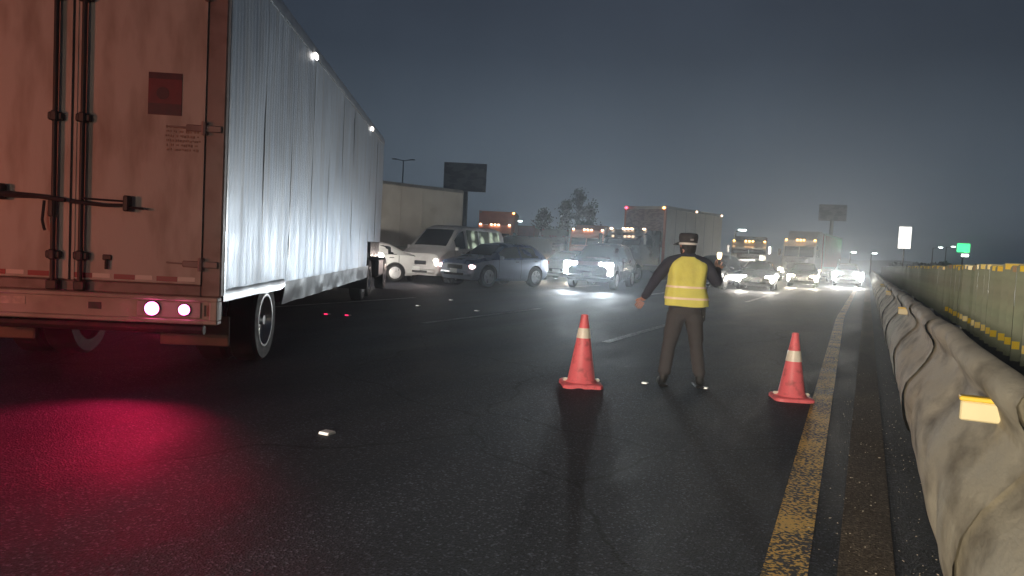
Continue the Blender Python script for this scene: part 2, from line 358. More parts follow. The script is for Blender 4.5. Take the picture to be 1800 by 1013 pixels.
def car(name, label, group, loc, rot, style, paint, upper=None, lamp='lamp_white', beam=None, tail='lens_dull', plate=True, cat='car', lit_windows=(), lampsize=(.17, .075), wide=1.0, dz=0, aim=(0, 80)):
    P = STY[style]; st = P['st']; root = thing(name, label, cat, (loc[0], loc[1], dz), rot, group)
    b = MB(); n = 14
    for s in st:
        h = half(s); ring = [(x, s[0], z) for x, z in h] + [(-x, s[0], z) for x, z in h[::-1]]
        b.v += ring
    for i in range(len(st) - 1):
        for k in range(n):
            b.f.append((i * n + k, i * n + (k + 1) % n, (i + 1) * n + (k + 1) % n, (i + 1) * n + k))
            up = 3 <= k <= 9
            b.m.append(1 if (up and upper) else 0)
    b.f.append(tuple(range(n))); b.m.append(0); b.f.append(tuple((len(st) - 1) * n + k for k in range(n))); b.m.append(0)
    wr = {id(CARW): .32, id(SUVW): .38}[id(P['wh'])]
    body = b.build('body', [M[paint], M[upper or paint], M['black']], root, 32)
    cut = MB()
    for ya in P['axle']: cut.lathe([(wr + .055, -.0), (wr + .055, .0)], 20, 'x', close=True) if False else None
    cb = MB(); wmax = max(s[4] for s in st)
    for ya in P['axle']:
        for sd in (-1, 1):
            a0, a1 = (wmax - .26, wmax + .1) if sd > 0 else (-wmax - .1, -wmax + .26)
            cb.lathe([(wr + .06, a0), (wr + .06, a1)], 22, 'x', (0, ya, wr + .01))
    cutter = cb.build('wheel_well', M['black'], root, None)
    bool_cut(body, cutter, 2)
    me = body.data; bi = [i for i, m_ in enumerate(me.materials) if m_ and m_.name == 'black_plastic']
    for p in me.polygons:
        c = p.center
        for ya in P['axle']:
            d = math.hypot(c.y - ya, c.z - wr - .01)
            if abs(c.x) > wmax - .28 and d < wr + .075 and abs(p.normal.x) < .4 and bi and d > wr * .5 and Vector((0, c.y - ya, c.z - wr)).dot(p.normal) < 0: p.material_index = bi[0]
            if d < wr + .05 and abs(abs(c.x) - (wmax - .26)) < .02 and bi: p.material_index = bi[0]
    me.polygons.foreach_set('use_smooth', [True] * len(me.polygons)); me.set_sharp_from_angle(angle=R(32))
    for ya in P['axle']:
        for sd in (-1, 1): put_wheel(P['wh'], root, sd * (wmax - .115), ya, wr)
    # side glass
    for wi, (y0, y1) in enumerate(P['side']):
        for sd in (1, -1):
            g = MB(); N = 6; vs = []
            for i in range(N + 1):
                y = lerp(y0, y1, i / N); h = half(station(st, y)); a, c = h[3], h[4]
                f0, f1 = .10, .90
                vs += [(sd * (lerp(a[0], c[0], f0) + .008), y, lerp(a[1], c[1], f0)), (sd * (lerp(a[0], c[0], f1) + .008), y, lerp(a[1], c[1], f1))]
            g.add(vs, [(2 * i, 2 * i + 1, 2 * i + 3, 2 * i + 2) for i in range(N)])
            g.build('side_window', M['lit_glass'] if wi in lit_windows else M['glass'], root, 30)
    for nm, rg in (('windshield', P['ws']), ('rear_window', P['rw'])):
        if not rg: continue
        g = MB(); vs = []; N = 5; fr = 1 if nm == 'windshield' else -1
        for i in range(N + 1):
            y = lerp(rg[0], rg[1], i / N); h = half(station(st, y)); z = h[5][1]
            for x, zz in ((-h[5][0] * 1.02, z), (-h[6][0], h[6][1]), (h[6][0], h[6][1]), (h[5][0] * 1.02, z)): vs.append((x, y + fr * .004, zz + .009))
        g.add(vs, [(4 * i + k, 4 * i + k + 1, 4 * i + k + 5, 4 * i + k + 4) for i in range(N) for k in range(3)])
        g.build(nm, M['glass'], root, 30)
    for y in [P['side'][0][0] + .12, (P['side'][0][1] + P['side'][1][0]) / 2, P['side'][1][1] - .08]:
        for sd in (1, -1):
            h = half(station(st, y)); d = MB(); pts = [h[1], h[2], h[3]]
            vs = [(sd * (x + .003), y + dy, z) for dy in (-.009, .009) for x, z in pts]
            d.add(vs, [(0, 1, 4, 3), (1, 2, 5, 4)]); d.build('door_seam', M['black'], root, None)
    # face: lamps, grille, bumper, plate, mirrors
    s0, s1 = st[0], st[1]; yf = s0[0]; zh = s0[3] - .01
    xl = s1[4] * .78
    yl = lerp(s0[0], s1[0], .55)
    for sd in (-1, 1):
        l = MB(); l.box((sd * xl - lampsize[0], yl - .16, zh - lampsize[1]), (sd * xl + lampsize[0], yl + .055, zh + lampsize[1]), bev=.04)
        h_ = l.build('headlight', M[lamp], root, 40)
        if beam:
            w, col = beam
            spot('headlight_beam', (sd * xl, yl + .10, zh), (sd * (xl + .2) + aim[0], yl + 14, zh - .25), w * 2.2, col, aim[1], 1.0, .09, root)
    g = MB(); g.box((-xl + .28, yf - .06, zh - .10), (xl - .28, yf + .018, zh + .05), bev=.02)
    for k in range(3): g.box((-xl + .30, yf + .01, zh - .085 + k * .045), (xl - .30, yf + .03, zh - .07 + k * .045), 1)
    g.build('grille', [M['black'], M['chrome']], root, 30)
    bm_ = MB(); bm_.box((-s1[2] + .06, yf - .22, s0[1] - .05), (s1[2] - .06, yf + .05, s0[1] + .13), bev=.06)
    bm_.box((-.5, yf + .04, s0[1] - .02), (.5, yf + .058, s0[1] + .06), 1, .01)
    bm_.build('bumper', [M[paint], M['black']], root, 40)
    if plate:
        p = MB(); p.box((-.19, yf + .06, s0[1] + .05), (.19, yf + .075, s0[1] + .20), bev=.01); p.build('number_plate', M['plate'], root)
    ye = st[-1][0]; se = st[-2]
    for sd in (-1, 1):
        l = MB(); l.box((sd * (se[4] - .10) - .12, ye - .03, se[3] - .13), (sd * (se[4] - .10) + .12, ye + .16, se[3] + .03), bev=.03)
        l.build('tail_light', M[tail], root, 40)
        yb = P['ws'][0] - .22; h = half(station(st, yb))
        mi = MB(); mi.box((sd * (h[3][0] + .02) - .0, yb - .06, h[3][1] + .02), (sd * (h[3][0] + .20), yb + .05, h[3][1] + .15), bev=.03)
        mi.build('wing_mirror', M[paint], root, 40)
        for (y0, y1) in P['side'][:2]:
            yy = y1 + .10; hh = half(station(st, yy)); d = MB()
            d.box((sd * hh[3][0] + (-.012 if sd > 0 else -.02), yy - .0, hh[3][1] - .10), (sd * hh[3][0] + (.025 if sd > 0 else .012), yy + .18, hh[3][1] - .07), bev=.01)
            d.build('door_handle', M['black'], root)
    return root

# ------------------------------------------------------------------ trucks
def truck(name, label, group, loc, rot, cabtop=3.0, w=2.4, box=None, cab_paint='white_paint', box_paint='box_white', lamp='lamp_warm', beam=None, markers='lamp_peach', hood=1.5, sleeper=None, corner='lamp_amber', post='box_white', grille_lit=False, cat='truck', side_lamps=False, front_print=False):
    root = thing(name, label, cat, (loc[0], loc[1], 0), rot, group); hw = w / 2 - .12; y0 = 0.0  # y0 = face of bonnet
    yc = -hood     # base of windscreen
    c = MB()
    prof = [(yc, 1.0), (yc, 1.85), (yc - .35, cabtop - .35), (yc - .62, cabtop), (yc - 2.1, cabtop + (.0 if sleeper is None else 0)), (yc - 2.1, .95)]
    c.prism(prof, -hw, hw, 'x'); cab = c.build('cab', M[cab_paint], root, 30)
    if hood > .4:
        h = MB(); h.prism([(y0, .85), (y0 + .02, 1.45), (y0 - .12, 1.68), (yc, 1.86), (yc, .85)], -.74, .74, 'x')
        h.build('bonnet', M[cab_paint], root, 30)
        for sd in (-1, 1):
            f = MB(); f.prism([(y0 - .02, .62), (y0 - .02, 1.0), (y0 - .3, 1.22), (y0 - 1.05, 1.2), (y0 - 1.4, .8), (y0 - 1.05, .8), (y0 - .85, 1.02), (y0 - .45, 1.02), (y0 - .25, .62)], min(sd * .742, sd * 1.12), max(sd * .742, sd * 1.12), 'x')
            f.build('fender', M[cab_paint], root, 30)
    ws = MB()
    for a, b_ in ((-hw + .12, -.03), (.03, hw - .12)):
        ws.quad((a, yc - .03 + .012, 1.93), (b_, yc - .03 + .012, 1.93), (b_, yc - .335 + .012, cabtop - .42), (a, yc - .335 + .012, cabtop - .42))
    ws.build('windshield', M['glass'], root, None)
    vz = MB(); vz.prism([(yc - .30, cabtop - .36), (yc + .02, cabtop - .50), (yc + .02, cabtop - .47), (yc - .30, cabtop - .32)], -hw + .05, hw - .05, 'x'); vz.build('sun_visor', M[cab_paint], root)
    for sd in (-1, 1):
        sw = MB(); x = sd * (hw + .006); sw.quad((x, yc - .25, 1.95), (x, yc - 1.15, 1.95), (x, yc - 1.15, cabtop - .4), (x, yc - .52, cabtop - .4)); sw.build('side_window', M['glass'], root, None)
        mr = MB(); mr.box((sd * (hw + .22) - .10, yc - .12, 1.95), (sd * (hw + .22) + .10, yc - .04, 2.5), bev=.03)
        mr.tube([(sd * hw, yc - .2, 2.4), (sd * (hw + .2), yc - .08, 2.4)], .018, 6); mr.tube([(sd * hw, yc - .2, 2.05), (sd * (hw + .2), yc - .08, 2.05)], .018, 6)
        mr.build('side_mirror', M['chrome'], root, 40)
        l = MB(); l.box((sd * .92 - .17, y0 - .10, .80), (sd * .92 + .17, y0 + .07, 1.04), bev=.05); l.build('headlight', M[lamp], root, 40)
        if beam: spot('headlight_beam', (sd * .92, y0 + .13, .92), (sd * 1.2, y0 + 14, .7), beam[0] * 2, beam[1], 80, 1, .1, root)
    g = MB(); g.box((-.52, y0 - .05, .82), (.52, y0 + .035, 1.52), 0, .02)
    for k in range(7): g.box((-.48, y0 + .03, .86 + k * .09), (.48, y0 + .055, .90 + k * .09), 1)
    if grille_lit: pass
    g.build('grille', [M['chrome'], M['black']], root)
    bp = MB(); bp.box((-w / 2 + .02, y0 - .12, .42), (w / 2 - .02, y0 + .14, .74), bev=.05); bp.build('bumper', M['chrome'], root, 40)
    pl = MB(); pl.box((-.18, y0 + .142, .52), (.18, y0 + .152, .66)); pl.build('number_plate', M['plate'], root)
    for x in (-hw + .14, -.24, 0, .24, hw - .14):
        l = MB(); l.box((x - .075, yc - .60, cabtop - .012), (x + .075, yc - .46, cabtop + .075), bev=.03); l.build('marker_lamp', M[markers], root, 40)
    ch = MB(); Lb = (box[0] if box else 3.0)
    for sd in (-1, 1): ch.box((sd * .42 - .06, yc - 2.2 - Lb, .62), (sd * .42 + .06, y0 - .2, .88))
    ch.build('chassis', M['steel_dark'], root)
    for y in [y0 - .65] + [yc - 2.1 - Lb * .62, yc - 2.1 - Lb * .62 - 1.25]:
        for sd in (-1, 1): put_wheel(TRKW, root, sd * (w / 2 - .17), y, .48)
    if sleeper:
        s = MB(); s.box((-hw, yc - 3.2, .95), (hw, yc - 2.11, sleeper), bev=.08); s.prism([(yc - .75, cabtop + .004), (yc - 2.1, sleeper - .05), (yc - 2.1, cabtop + .004)], -hw + .1, hw - .1, 'x'); s.build('sleeper', M[cab_paint], root, 30)
    if box:
        L, z0, z1 = box; ya = yc - (3.3 if sleeper else 2.25); bx = MB(); hb = w / 2
        bx.box((-hb, ya - L, z0), (hb, ya, z1), bev=.02); bo = bx.build('cargo_box', M[box_paint], root)
        for sx_ in (-1, 1):
            p = MB(); p.box((sx_ * hb - .09 if sx_ > 0 else -hb - .02, ya - .10, z0), (hb + .02 if sx_ > 0 else -hb + .09, ya + .025, z1 + .02), bev=.01); p.build('corner_post', M[post], bo)
            r_ = MB(); x = sx_ * hb; r_.box((x - .035, ya - L, z1 - .12), (x + .035, ya - .1, z1 + .025), bev=.01); r_.box((x - .03, ya - L, z0 - .02), (x + .03, ya - .1, z0 + .16), bev=.01); r_.build('side_rail', M['steel'], bo)
            seam = MB()
            for k in range(1, int(L / 1.2)): seam.box((x - .008, ya - k * 1.2 - .02, z0 + .16), (x + .008, ya - k * 1.2 + .02, z1 - .12))
            seam.build('panel_seam', M['steel'], bo)
            lm = MB(); lm.box((sx_ * (hb - .09) - .07, ya + .026, z1 - .14), (sx_ * (hb - .09) + .07, ya + .075, z1 - .03), bev=.02); lm.build('marker_lamp', M[corner[0] if isinstance(corner, tuple) and sx_ > 0 else (corner[1] if isinstance(corner, tuple) else corner)], bo, 40)
            if side_lamps:
                for fy in (.5, .97):
                    q = MB(); q.box((x + sx_ * .036 - .03, ya - L * fy - .08, z1 - .09), (x + sx_ * .036 + .03, ya - L * fy + .08, z1 + .0), bev=.02); q.build('marker_lamp', M['lamp_peach'], bo, 40)
        if front_print:
            fp = MB(); fp.box((-hb + .10, ya + .001, z0 + .9), (hb - .10, ya + .012, z1 - .16)); fp.build('front_panel', M['printed_panel'], bo)
    return root

def printed(name, c0, c1, scale):
    m = mat(name, c0, .5); n = m.node_tree; b = n.nodes['Principled BSDF']; t = n.nodes.new('ShaderNodeTexCoord'); w = n.nodes.new('ShaderNodeTexNoise')
    w.inputs['Scale'].default_value = scale; w.inputs['Detail'].default_value = 2
    mp = n.nodes.new('ShaderNodeMapping'); mp.inputs['Scale'].default_value = (1, 1, 2.2); n.links.new(t.outputs['Object'], mp.inputs[0]); n.links.new(mp.outputs[0], w.inputs['Vector'])
    r = n.nodes.new('ShaderNodeMapRange'); r.inputs[1].default_value = .49; r.inputs[2].default_value = .53; n.links.new(w.outputs[0], r.inputs[0])
    mx = n.nodes.new('ShaderNodeMix'); mx.data_type = 'RGBA'; mx.inputs['A'].default_value = (*c0, 1); mx.inputs['B'].default_value = (*c1, 1)
    n.links.new(r.outputs[0], mx.inputs['Factor']); n.links.new(mx.outputs['Result'], b.inputs['Base Color']); return m
M['printed_panel'] = printed('printed_panel', (.34, .24, .24), (.22, .15, .16), 4.5)

# ================================================================== the big trailer on the left
TR = thing('box_trailer', 'long silver aluminium box trailer with lit red tail lamps turning across the lanes', 'trailer', (-6.401, 4.259, 0), 29.4)
M['alu'] = mat('ribbed_aluminium', (.43, .50, .59), .46, metal=.62, var=.14, vscale=2.2, bump=.07, bscale=9, dirt=(.38, .41, .45), dscale=2.4, dlim=(.47, .72), stretch=(1, 2.6, .22))
M['alu_rail'] = mat('aluminium_rail', (.48, .50, .52), .36, metal=.8, var=.15, vscale=6, bump=.25, bscale=9)
M['alu_skirt'] = mat('dented_skirt', (.55, .58, .61), .36, metal=.7, var=.12, vscale=3, bump=.6, bscale=3.2)
M['door_paint'] = mat('trailer_door_paint', (.55, .50, .45), .5, var=.06, vscale=2, dirt=(.27, .19, .145), dscale=2.6, dlim=(.47, .78), bump=.08, bscale=30, stretch=(1.6, 1, .45))
M['frame_paint'] = mat('trailer_frame_paint', (.30, .22, .20), .5, var=.12, dirt=(.12, .07, .06), dscale=4, dlim=(.5, .8), bump=.1)
M['bumper_paint'] = mat('trailer_bumper_paint', (.50, .42, .36), .45, var=.1, dirt=(.22, .14, .11), dscale=3, dlim=(.45, .8), bump=.1)
M['tape_red'] = mat('red_reflective_tape', (.30, .02, .03), .35)
M['tape_white'] = mat('white_reflective_tape', (.75, .66, .60), .35)
XR = 1.3; LT = 12.6; ZT = 4.06
def zlow(y): return .83 if y < 2.40 else (.84 if y < 10.3 else 1.39)
# roof, floor, front, far side
b = MB(); b.box((-XR + .03, .06, ZT - .05), (XR - .03, LT - .02, ZT - .005)); b.build('roof', M['alu_rail'], TR)
b = MB(); b.box((-XR + .04, .06, .86), (XR - .06, 10.28, .94)); b.box((-XR + .04, 10.28, 1.42), (XR - .06, LT - .04, 1.5)); b.box((-XR + .04, 10.24, .86), (XR - .06, 10.28, 1.5)); b.build('floor', M['steel_dark'], TR)
b = MB(); b.box((-XR, LT - .02, 1.4), (XR, LT + .02, ZT), bev=.02); b.build('front_wall', M['alu_rail'], TR)
b = MB(); b.box((-XR - .012, .05, .85), (-XR + .012, 10.3, ZT - .02)); b.box((-XR - .012, 10.302, 1.4), (-XR + .012, LT - .03, ZT - .02)); b.build('side_wall', M['alu_rail'], TR)
# near side: ribbed, slightly dented panels
NP = 10; pw = (LT - .10) / NP
for k in range(NP):
    ya, yb = .08 + k * pw, .08 + (k + 1) * pw; zl = 1.39 if yb > 10.4 else .83
    if ya < 10.3 < yb: zl = 1.39 if (10.3 - ya) < pw * .4 else .83
    nx, nz = 48, 26; vs = []; fs = []
    for i in range(nx + 1):
        y = lerp(ya, yb - .002, i / nx)
        rib = .0035 * (1 if (i % 4) in (0, 1) else 0)
        for j in range(nz + 1):
            z = lerp(zl + .02, ZT - .14, j / nz)
            low = max(0, 1 - (z - .83) / 1.0)
            dent = .011 * noise.noise(Vector((y * 1.1, z * .8, 3.1))) + .022 * low * noise.noise(Vector((y * 3.1, z * 3.4, 9)))
            dent *= min(1, j / 2, (nz - j) / 2)
            vs.append((XR - .004 + rib + dent, y, z))
    fs = [(i * (nz + 1) + j, (i + 1) * (nz + 1) + j, (i + 1) * (nz + 1) + j + 1, i * (nz + 1) + j + 1) for i in range(nx) for j in range(nz)]
    b = MB(); b.add(vs, fs); b.build('side_panel', M['alu'], TR, 50)
    b = MB(); b.box((XR - .012, ya - .012, zl + .02), (XR + .0005, ya + .012, ZT - .14), bev=.002) if k else b.box((XR - .03, .05, zl), (XR + .016, .10, ZT), bev=.004)
    b.build('panel_joint', M['alu_rail'], TR)
def wavy_rail(name, y0, y1, z0, z1, x0, m, amp=.015, step=.22, drop=0.0, seed=0):
    n = max(2, int((y1 - y0) / step)); vs = []
    for i in range(n + 1):
        y = lerp(y0, y1, i / n); d = amp * noise.noise(Vector((y * 1.7, seed, 2))) ; d2 = amp * 1.2 * noise.noise(Vector((y * 2.3, seed, 7)))
        lo = z0 + d2 - drop * abs(noise.noise(Vector((y * .9, seed, 4))))
        vs += [(x0 + d, y, z1), (x0 + .02 + d, y, lerp(z1, z0, .3)), (x0 + .02 + d * 1.6, y, lo), (x0 - .03, y, lo)]
    b = MB(); b.add(vs, [(4 * i + k, 4 * i + k + 1, 4 * i + k + 5, 4 * i + k + 4) for i in range(n) for k in range(3)]); return b.build(name, m, TR, 40)
wavy_rail('roof_rail', .05, LT, ZT - .14, ZT + .02, XR - .005, M['alu_rail'], .006, .5)
wavy_rail('lower_rail', .05, 2.38, .79, .90, XR - .002, M['alu_skirt'], .02, .12, .05, 3)
for k, (ya, yb) in enumerate(((2.42, 5.0), (5.02, 7.7), (7.72, 10.3))):
    n = 20; vs = []; nz = 6
    for i in range(n + 1):
        y = lerp(ya, yb, i / n)
        for j in range(nz + 1):
            t = j / nz; z = lerp(.86, .575 + .02 * noise.noise(Vector((y * 2, 1, k))), t)
            vs.append((XR + .012 - .04 * t + .03 * t * noise.noise(Vector((y * 2.2, z * 4, 5))), y, z))
    b = MB(); b.add(vs, [(i * (nz + 1) + j, (i + 1) * (nz + 1) + j, (i + 1) * (nz + 1) + j + 1, i * (nz + 1) + j + 1) for i in range(n) for j in range(nz)])
    b.build('skirt_panel', M['alu_skirt'], TR, 50)
b = MB(); b.box((-XR + .3, 2.45, .60), (XR - .06, 10.25, .86)); b.build('belly_box', M['steel_dark'], TR)
for y in (3.62, 9.89):
    l = MB(); l.box((XR + .014, y - .07, 3.86), (XR + .06, y + .07, 3.95), bev=.02); l.build('marker_lamp', M['lamp_dim'] if y < 9 else M['lamp_dim'], TR, 40)
# rear frame and doors
b = MB()
b.box((XR - .16, -.03, .83), (XR + .012, .06, ZT), bev=.012); b.box((-XR - .012, -.03, .83), (-XR + .16, .06, ZT), bev=.012)
b.box((-XR + .16, -.03, ZT - .2), (XR - .16, .06, ZT), bev=.012); b.box((-XR + .16, -.03, .83), (XR - .16, .06, .93), bev=.012)
b.build('rear_frame', M['frame_paint'], TR)
for sd in (-1, 1):
    x0, x1 = (.012, XR - .165) if sd > 0 else (-XR + .165, -.012)
    d = MB(); d.box((x0, -.035, .935), (x1, .02, ZT - .205), bev=.008); d.box((x0 + .0, -.042, .935), (x0 + .025, -.036, ZT - .21)); d.box((x1 - .025, -.042, .935), (x1, -.036, ZT - .21))
    dr = d.build('door', M['door_paint'], TR)
    rx = .105 if sd > 0 else -.13
    for xx in ((rx,) if sd > 0 else (rx, -.92)):
        r_ = MB(); r_.tube([(xx, -.075, .87), (xx, -.075, ZT - .1)], .021, 10); r_.box((xx - .05, -.10, .84), (xx + .05, -.028, .93), bev=.012)
        rod = r_.build('lock_rod', M['steel_dark'], dr, 40)
        for zz in (1.15, 2.36, 3.4):
            c = MB(); c.box((xx - .065, -.085, zz - .035), (xx + .065, -.033, zz + .035), bev=.012); c.box((xx - .028, -.108, zz - .045), (xx + .028, -.05, zz + .045), bev=.01); c.build('rod_bracket', M['steel_dark'], rod)
    hn = MB()
    if sd > 0:
        hn.tube([(.03, -.10, 1.625), (.30, -.10, 1.605), (.50, -.09, 1.615)], [.02, .016, .014], 8); hn.tube([(.12, -.11, 1.655), (.50, -.09, 1.648)], .010, 6)
        hn.box((.475, -.12, 1.56), (.525, -.036, 1.70), bev=.01); hn.tube([(.50, -.09, 1.60), (.645, -.09, 1.590)], .012, 6)
    else:
        hn.tube([(-.02, -.10, 1.63), (-.25, -.10, 1.655), (-.58, -.09, 1.66)], [.02, .02, .03], 8); hn.box((-.62, -.12, 1.61), (-.54, -.036, 1.75), bev=.015); hn.tube([(-.58, -.09, 1.66), (-.8, -.09, 1.65)], .014, 6)
        hn.tube([(-.20, -.09, 1.62), (-.215, -.09, 1.45), (-.20, -.09, 1.38), (-.19, -.09, 1.36)], .012, 6); hn.box((-.17, -.10, 1.48), (-.12, -.04, 1.64), bev=.01)
    hn.build('lock_handle', M['steel_dark'], dr, 40)
    for zz in (1.12, 2.33, 3.5):
        h = MB(); xh = sd * (XR - .165); h.box((min(xh - sd * .16, xh + sd * .15), -.055, zz - .03), (max(xh - sd * .16, xh + sd * .15), -.032, zz + .03), bev=.008); h.tube([(xh, -.06, zz - .06), (xh, -.06, zz + .06)], .022, 8)
        h.tube([(xh - sd * .16, -.045, zz), (xh - sd * .30, -.045, zz + .005)], .008, 5)
        h.build('hinge', M['frame_paint'], dr, 40)
b = MB(); b.box((-.012, -.028, .93), (.012, .01, ZT - .2)); b.build('door_seal', M['black'], TR)
b = MB(); b.box((.28, -.05, 1.12), (.36, -.035, 1.17), bev=.01); b.tube([(.32, -.055, 1.13), (.32, -.055, 1.04)], .014, 6); b.build('door_hook', M['steel_dark'], TR)
# stickers: dark red placard and a block of worn lettering (illegible in the photograph)
M['placard'] = mat('dark_red_placard', (.16, .012, .02), .4, var=.25, vscale=6)
M['placard_dark'] = mat('placard_dark_band', (.085, .01, .018), .4, var=.2, vscale=20)
b = MB(); b.box((.64, -.040, 2.43), (.93, -.0355, 2.80)); p = b.build('placard', M['placard'], TR)
for z0_, z1_ in ((2.432, 2.53), (2.745, 2.798)):
    b = MB(); b.box((.642, -.042, z0_), (.928, -.0405, z1_)); b.build('placard_band', M['placard_dark'], p)
b = MB(); b.lathe([(.055, -.0425), (.055, -.0405)], 16, 'y', (.765, 0, 2.62)); b.build('placard_emblem', M['placard_dark'], p)
M['worn_print'] = mat('worn_brown_print', (.33, .23, .18), .6, var=.4, vscale=18)
for r_ in range(6):
    x = .79 + random.uniform(0, .03)
    while x < 1.09:
        w = random.uniform(.008, .022)
        b = MB(); z = 2.345 - r_ * .040; b.box((x, -.0385, z - random.uniform(.018, .028)), (min(1.11, x + w), -.0355, z - random.uniform(0, .008))); b.build('worn_lettering', M['worn_print'], TR)
        x += w + random.choice((.005, .006, .007, .022))
# reflective tape
for i, x in enumerate([-1.10 + .185 * k for k in range(12)]):
    if i in (5,): continue
    red = i % 2 == 0; wd = .20 if red else .145
    b = MB(); b.box((x, -.0375, .955 if red else .962), (x + (.18 if red else .15), -.0352, 1.0)); b.build('reflective_tape', M['tape_red' if red else 'tape_white'], TR)
# bumper beam with lamp recess
b = MB()
b.box((-XR - .01, -.10, .79), (XR + .01, .02, .83), bev=.008); b.box((-XR - .01, -.10, .585), (XR + .01, .02, .625), bev=.008)
b.box((-XR - .01, -.065, .626), (XR + .01, .02, .789)); b.box((XR - .06, -.098, .62), (XR + .008, -.064, .795), bev=.008); b.box((-XR - .008, -.098, .62), (-XR + .06, -.064, .795), bev=.008)
bum = b.build('bumper', M['bumper_paint'], TR)
for sd in (1, -1):
    xb = (.60, 1.16) if sd > 0 else (-1.16, -.60)
    b = MB(); b.box((xb[0], -.082, .635), (xb[1], -.066, .782), bev=.008); lp = b.build('lamp_panel', M['bumper_paint'], bum)
    for x, r_ in ((.74, .058), (1.02, .046)):
        l = MB(); l.lathe([(r_, -.083), (r_ * 1.02, -.105), (r_ * .7, -.118), (.002, -.121)], 24, 'y', (sd * x, 0, .712)); l.build('tail_lamp', M['lamp_tail'], lp, 50)
        g = MB(); g.lathe([(r_ * 1.25, -.083), (r_ * 1.25, -.096), (r_ * 1.05, -.096), (r_ * 1.05, -.083)], 24, 'y', (sd * x, 0, .712), close=False); g.build('lamp_ring', M['black'], lp)
        spot('tail_lamp_light', (sd * x, -.15, .712), (sd * x - .15, -2.1, -.05), 170 if x < .9 else 80, (1, .012, .095), 84, 1.0, r_, TR)
b = MB(); b.box((-.66, -.069, .70), (-.36, -.0655, .765)); b.box((-1.2, -.069, .70), (-.80, -.0655, .76)); b.build('bumper_sticker', mat('pale_sticker', (.62, .50, .42), .5, var=.3, vscale=14), bum)
b = MB(); b.box((.18, -.070, .685), (.29, -.0655, .745)); b.box((1.195, -.1, .66), (1.215, -.0985, .76)); b.build('bumper_bracket', M['steel_dark'], bum)
for x0 in (-.62, .56):
    b = MB(); b.box((x0 - .66 if x0 < 0 else x0, .55, .30), (x0 if x0 < 0 else x0 + .66, .575, .60), bev=.01); b.build('mudflap', mat('mudflap', (.20, .13, .09), .6, var=.3), TR)
b = MB(); b.box((-.5, .5, .45), (-.42, 3.2, .83)); b.box((.42, .5, .45), (.5, 3.2, .83)); b.tube([(-1.1, 1.66, .46), (1.1, 1.66, .46)], .07, 10); b.build('axle', M['steel_dark'], TR)
b = MB(); b.tube([(-XR + .25, .2, .50), (XR - .2, .2, .50)], .045, 8)
for x in (-.6, .6): b.tube([(x, .2, .5), (x, .25, .8)], .035, 8)
b.build('underride_bar', M['steel_dark'], TR)
put_wheel(BIGW, TR, 1.13, 1.66, .46); put_wheel(BIGW, TR, -1.13, 1.66, .46); put_wheel(BIGW, TR, .78, 1.66, .46); put_wheel(BIGW, TR, -.78, 1.66, .46)

# tractor hidden behind the trailer's nose
TC = thing('tractor_unit', 'dark tractor unit under the nose of the silver trailer', 'truck', tuple((Matrix.Translation((-6.401, 4.259, 0)) @ Matrix.Rotation(R(29.4), 4, 'Z') @ Vector((-.08, 13.0, 0))).to_tuple()), 29.4)
b = MB(); b.prism([(2.3, .9), (2.3, 1.9), (1.9, 2.9), (.3, 2.9), (.3, .9)], -1.05, 1.05, 'x'); b.build('cab', M['dark_paint'], TC)
b = MB(); b.prism([(2.302, .7), (3.5, .8), (3.5, 1.4), (2.302, 1.8)], -.8, .8, 'x'); b.build('bonnet', M['dark_paint'], TC)
b = MB(); b.quad((-.9, 2.30, 1.95), (.9, 2.30, 1.95), (.9, 1.93, 2.86), (-.9, 1.93, 2.86)); b.build('windshield', M['glass'], TC, None)
b = MB(); b.box((-.45, -2.6, .66), (.45, 3.4, .9)); b.box((-.5, -1.9, .9), (.5, -.6, 1.3)); b.build('chassis', M['steel_dark'], TC)
b = MB(); b.box((.7, -2.52, .30), (1.36, -2.48, 1.15), bev=.01); b.build('mudguard', M['black'], TC)
b = MB(); b.box((.85, .15, .45), (1.3, 1.4, 1.0), bev=.08); b.build('fuel_tank', M['black'], TC)
for sd in (-1, 1):
    b = MB(); b.box((sd * .9 - .16, 3.42, .85), (sd * .9 + .16, 3.56, 1.07), bev=.04); b.build('headlight', M['lamp_white'], TC, 40)
    spot('headlight_beam', (sd * .9, 3.62, .96), (sd * 1.4, 14, 1.2), 420, (1, .92, .82), 70, .6, .1, TC)  # headlights assumed, hidden from view, added to light the long white trailer
for y in (-1.9, -.75, 2.9):
    for sd in (-1, 1): put_wheel(TRKW, TC, sd * 1.05, y, .48)

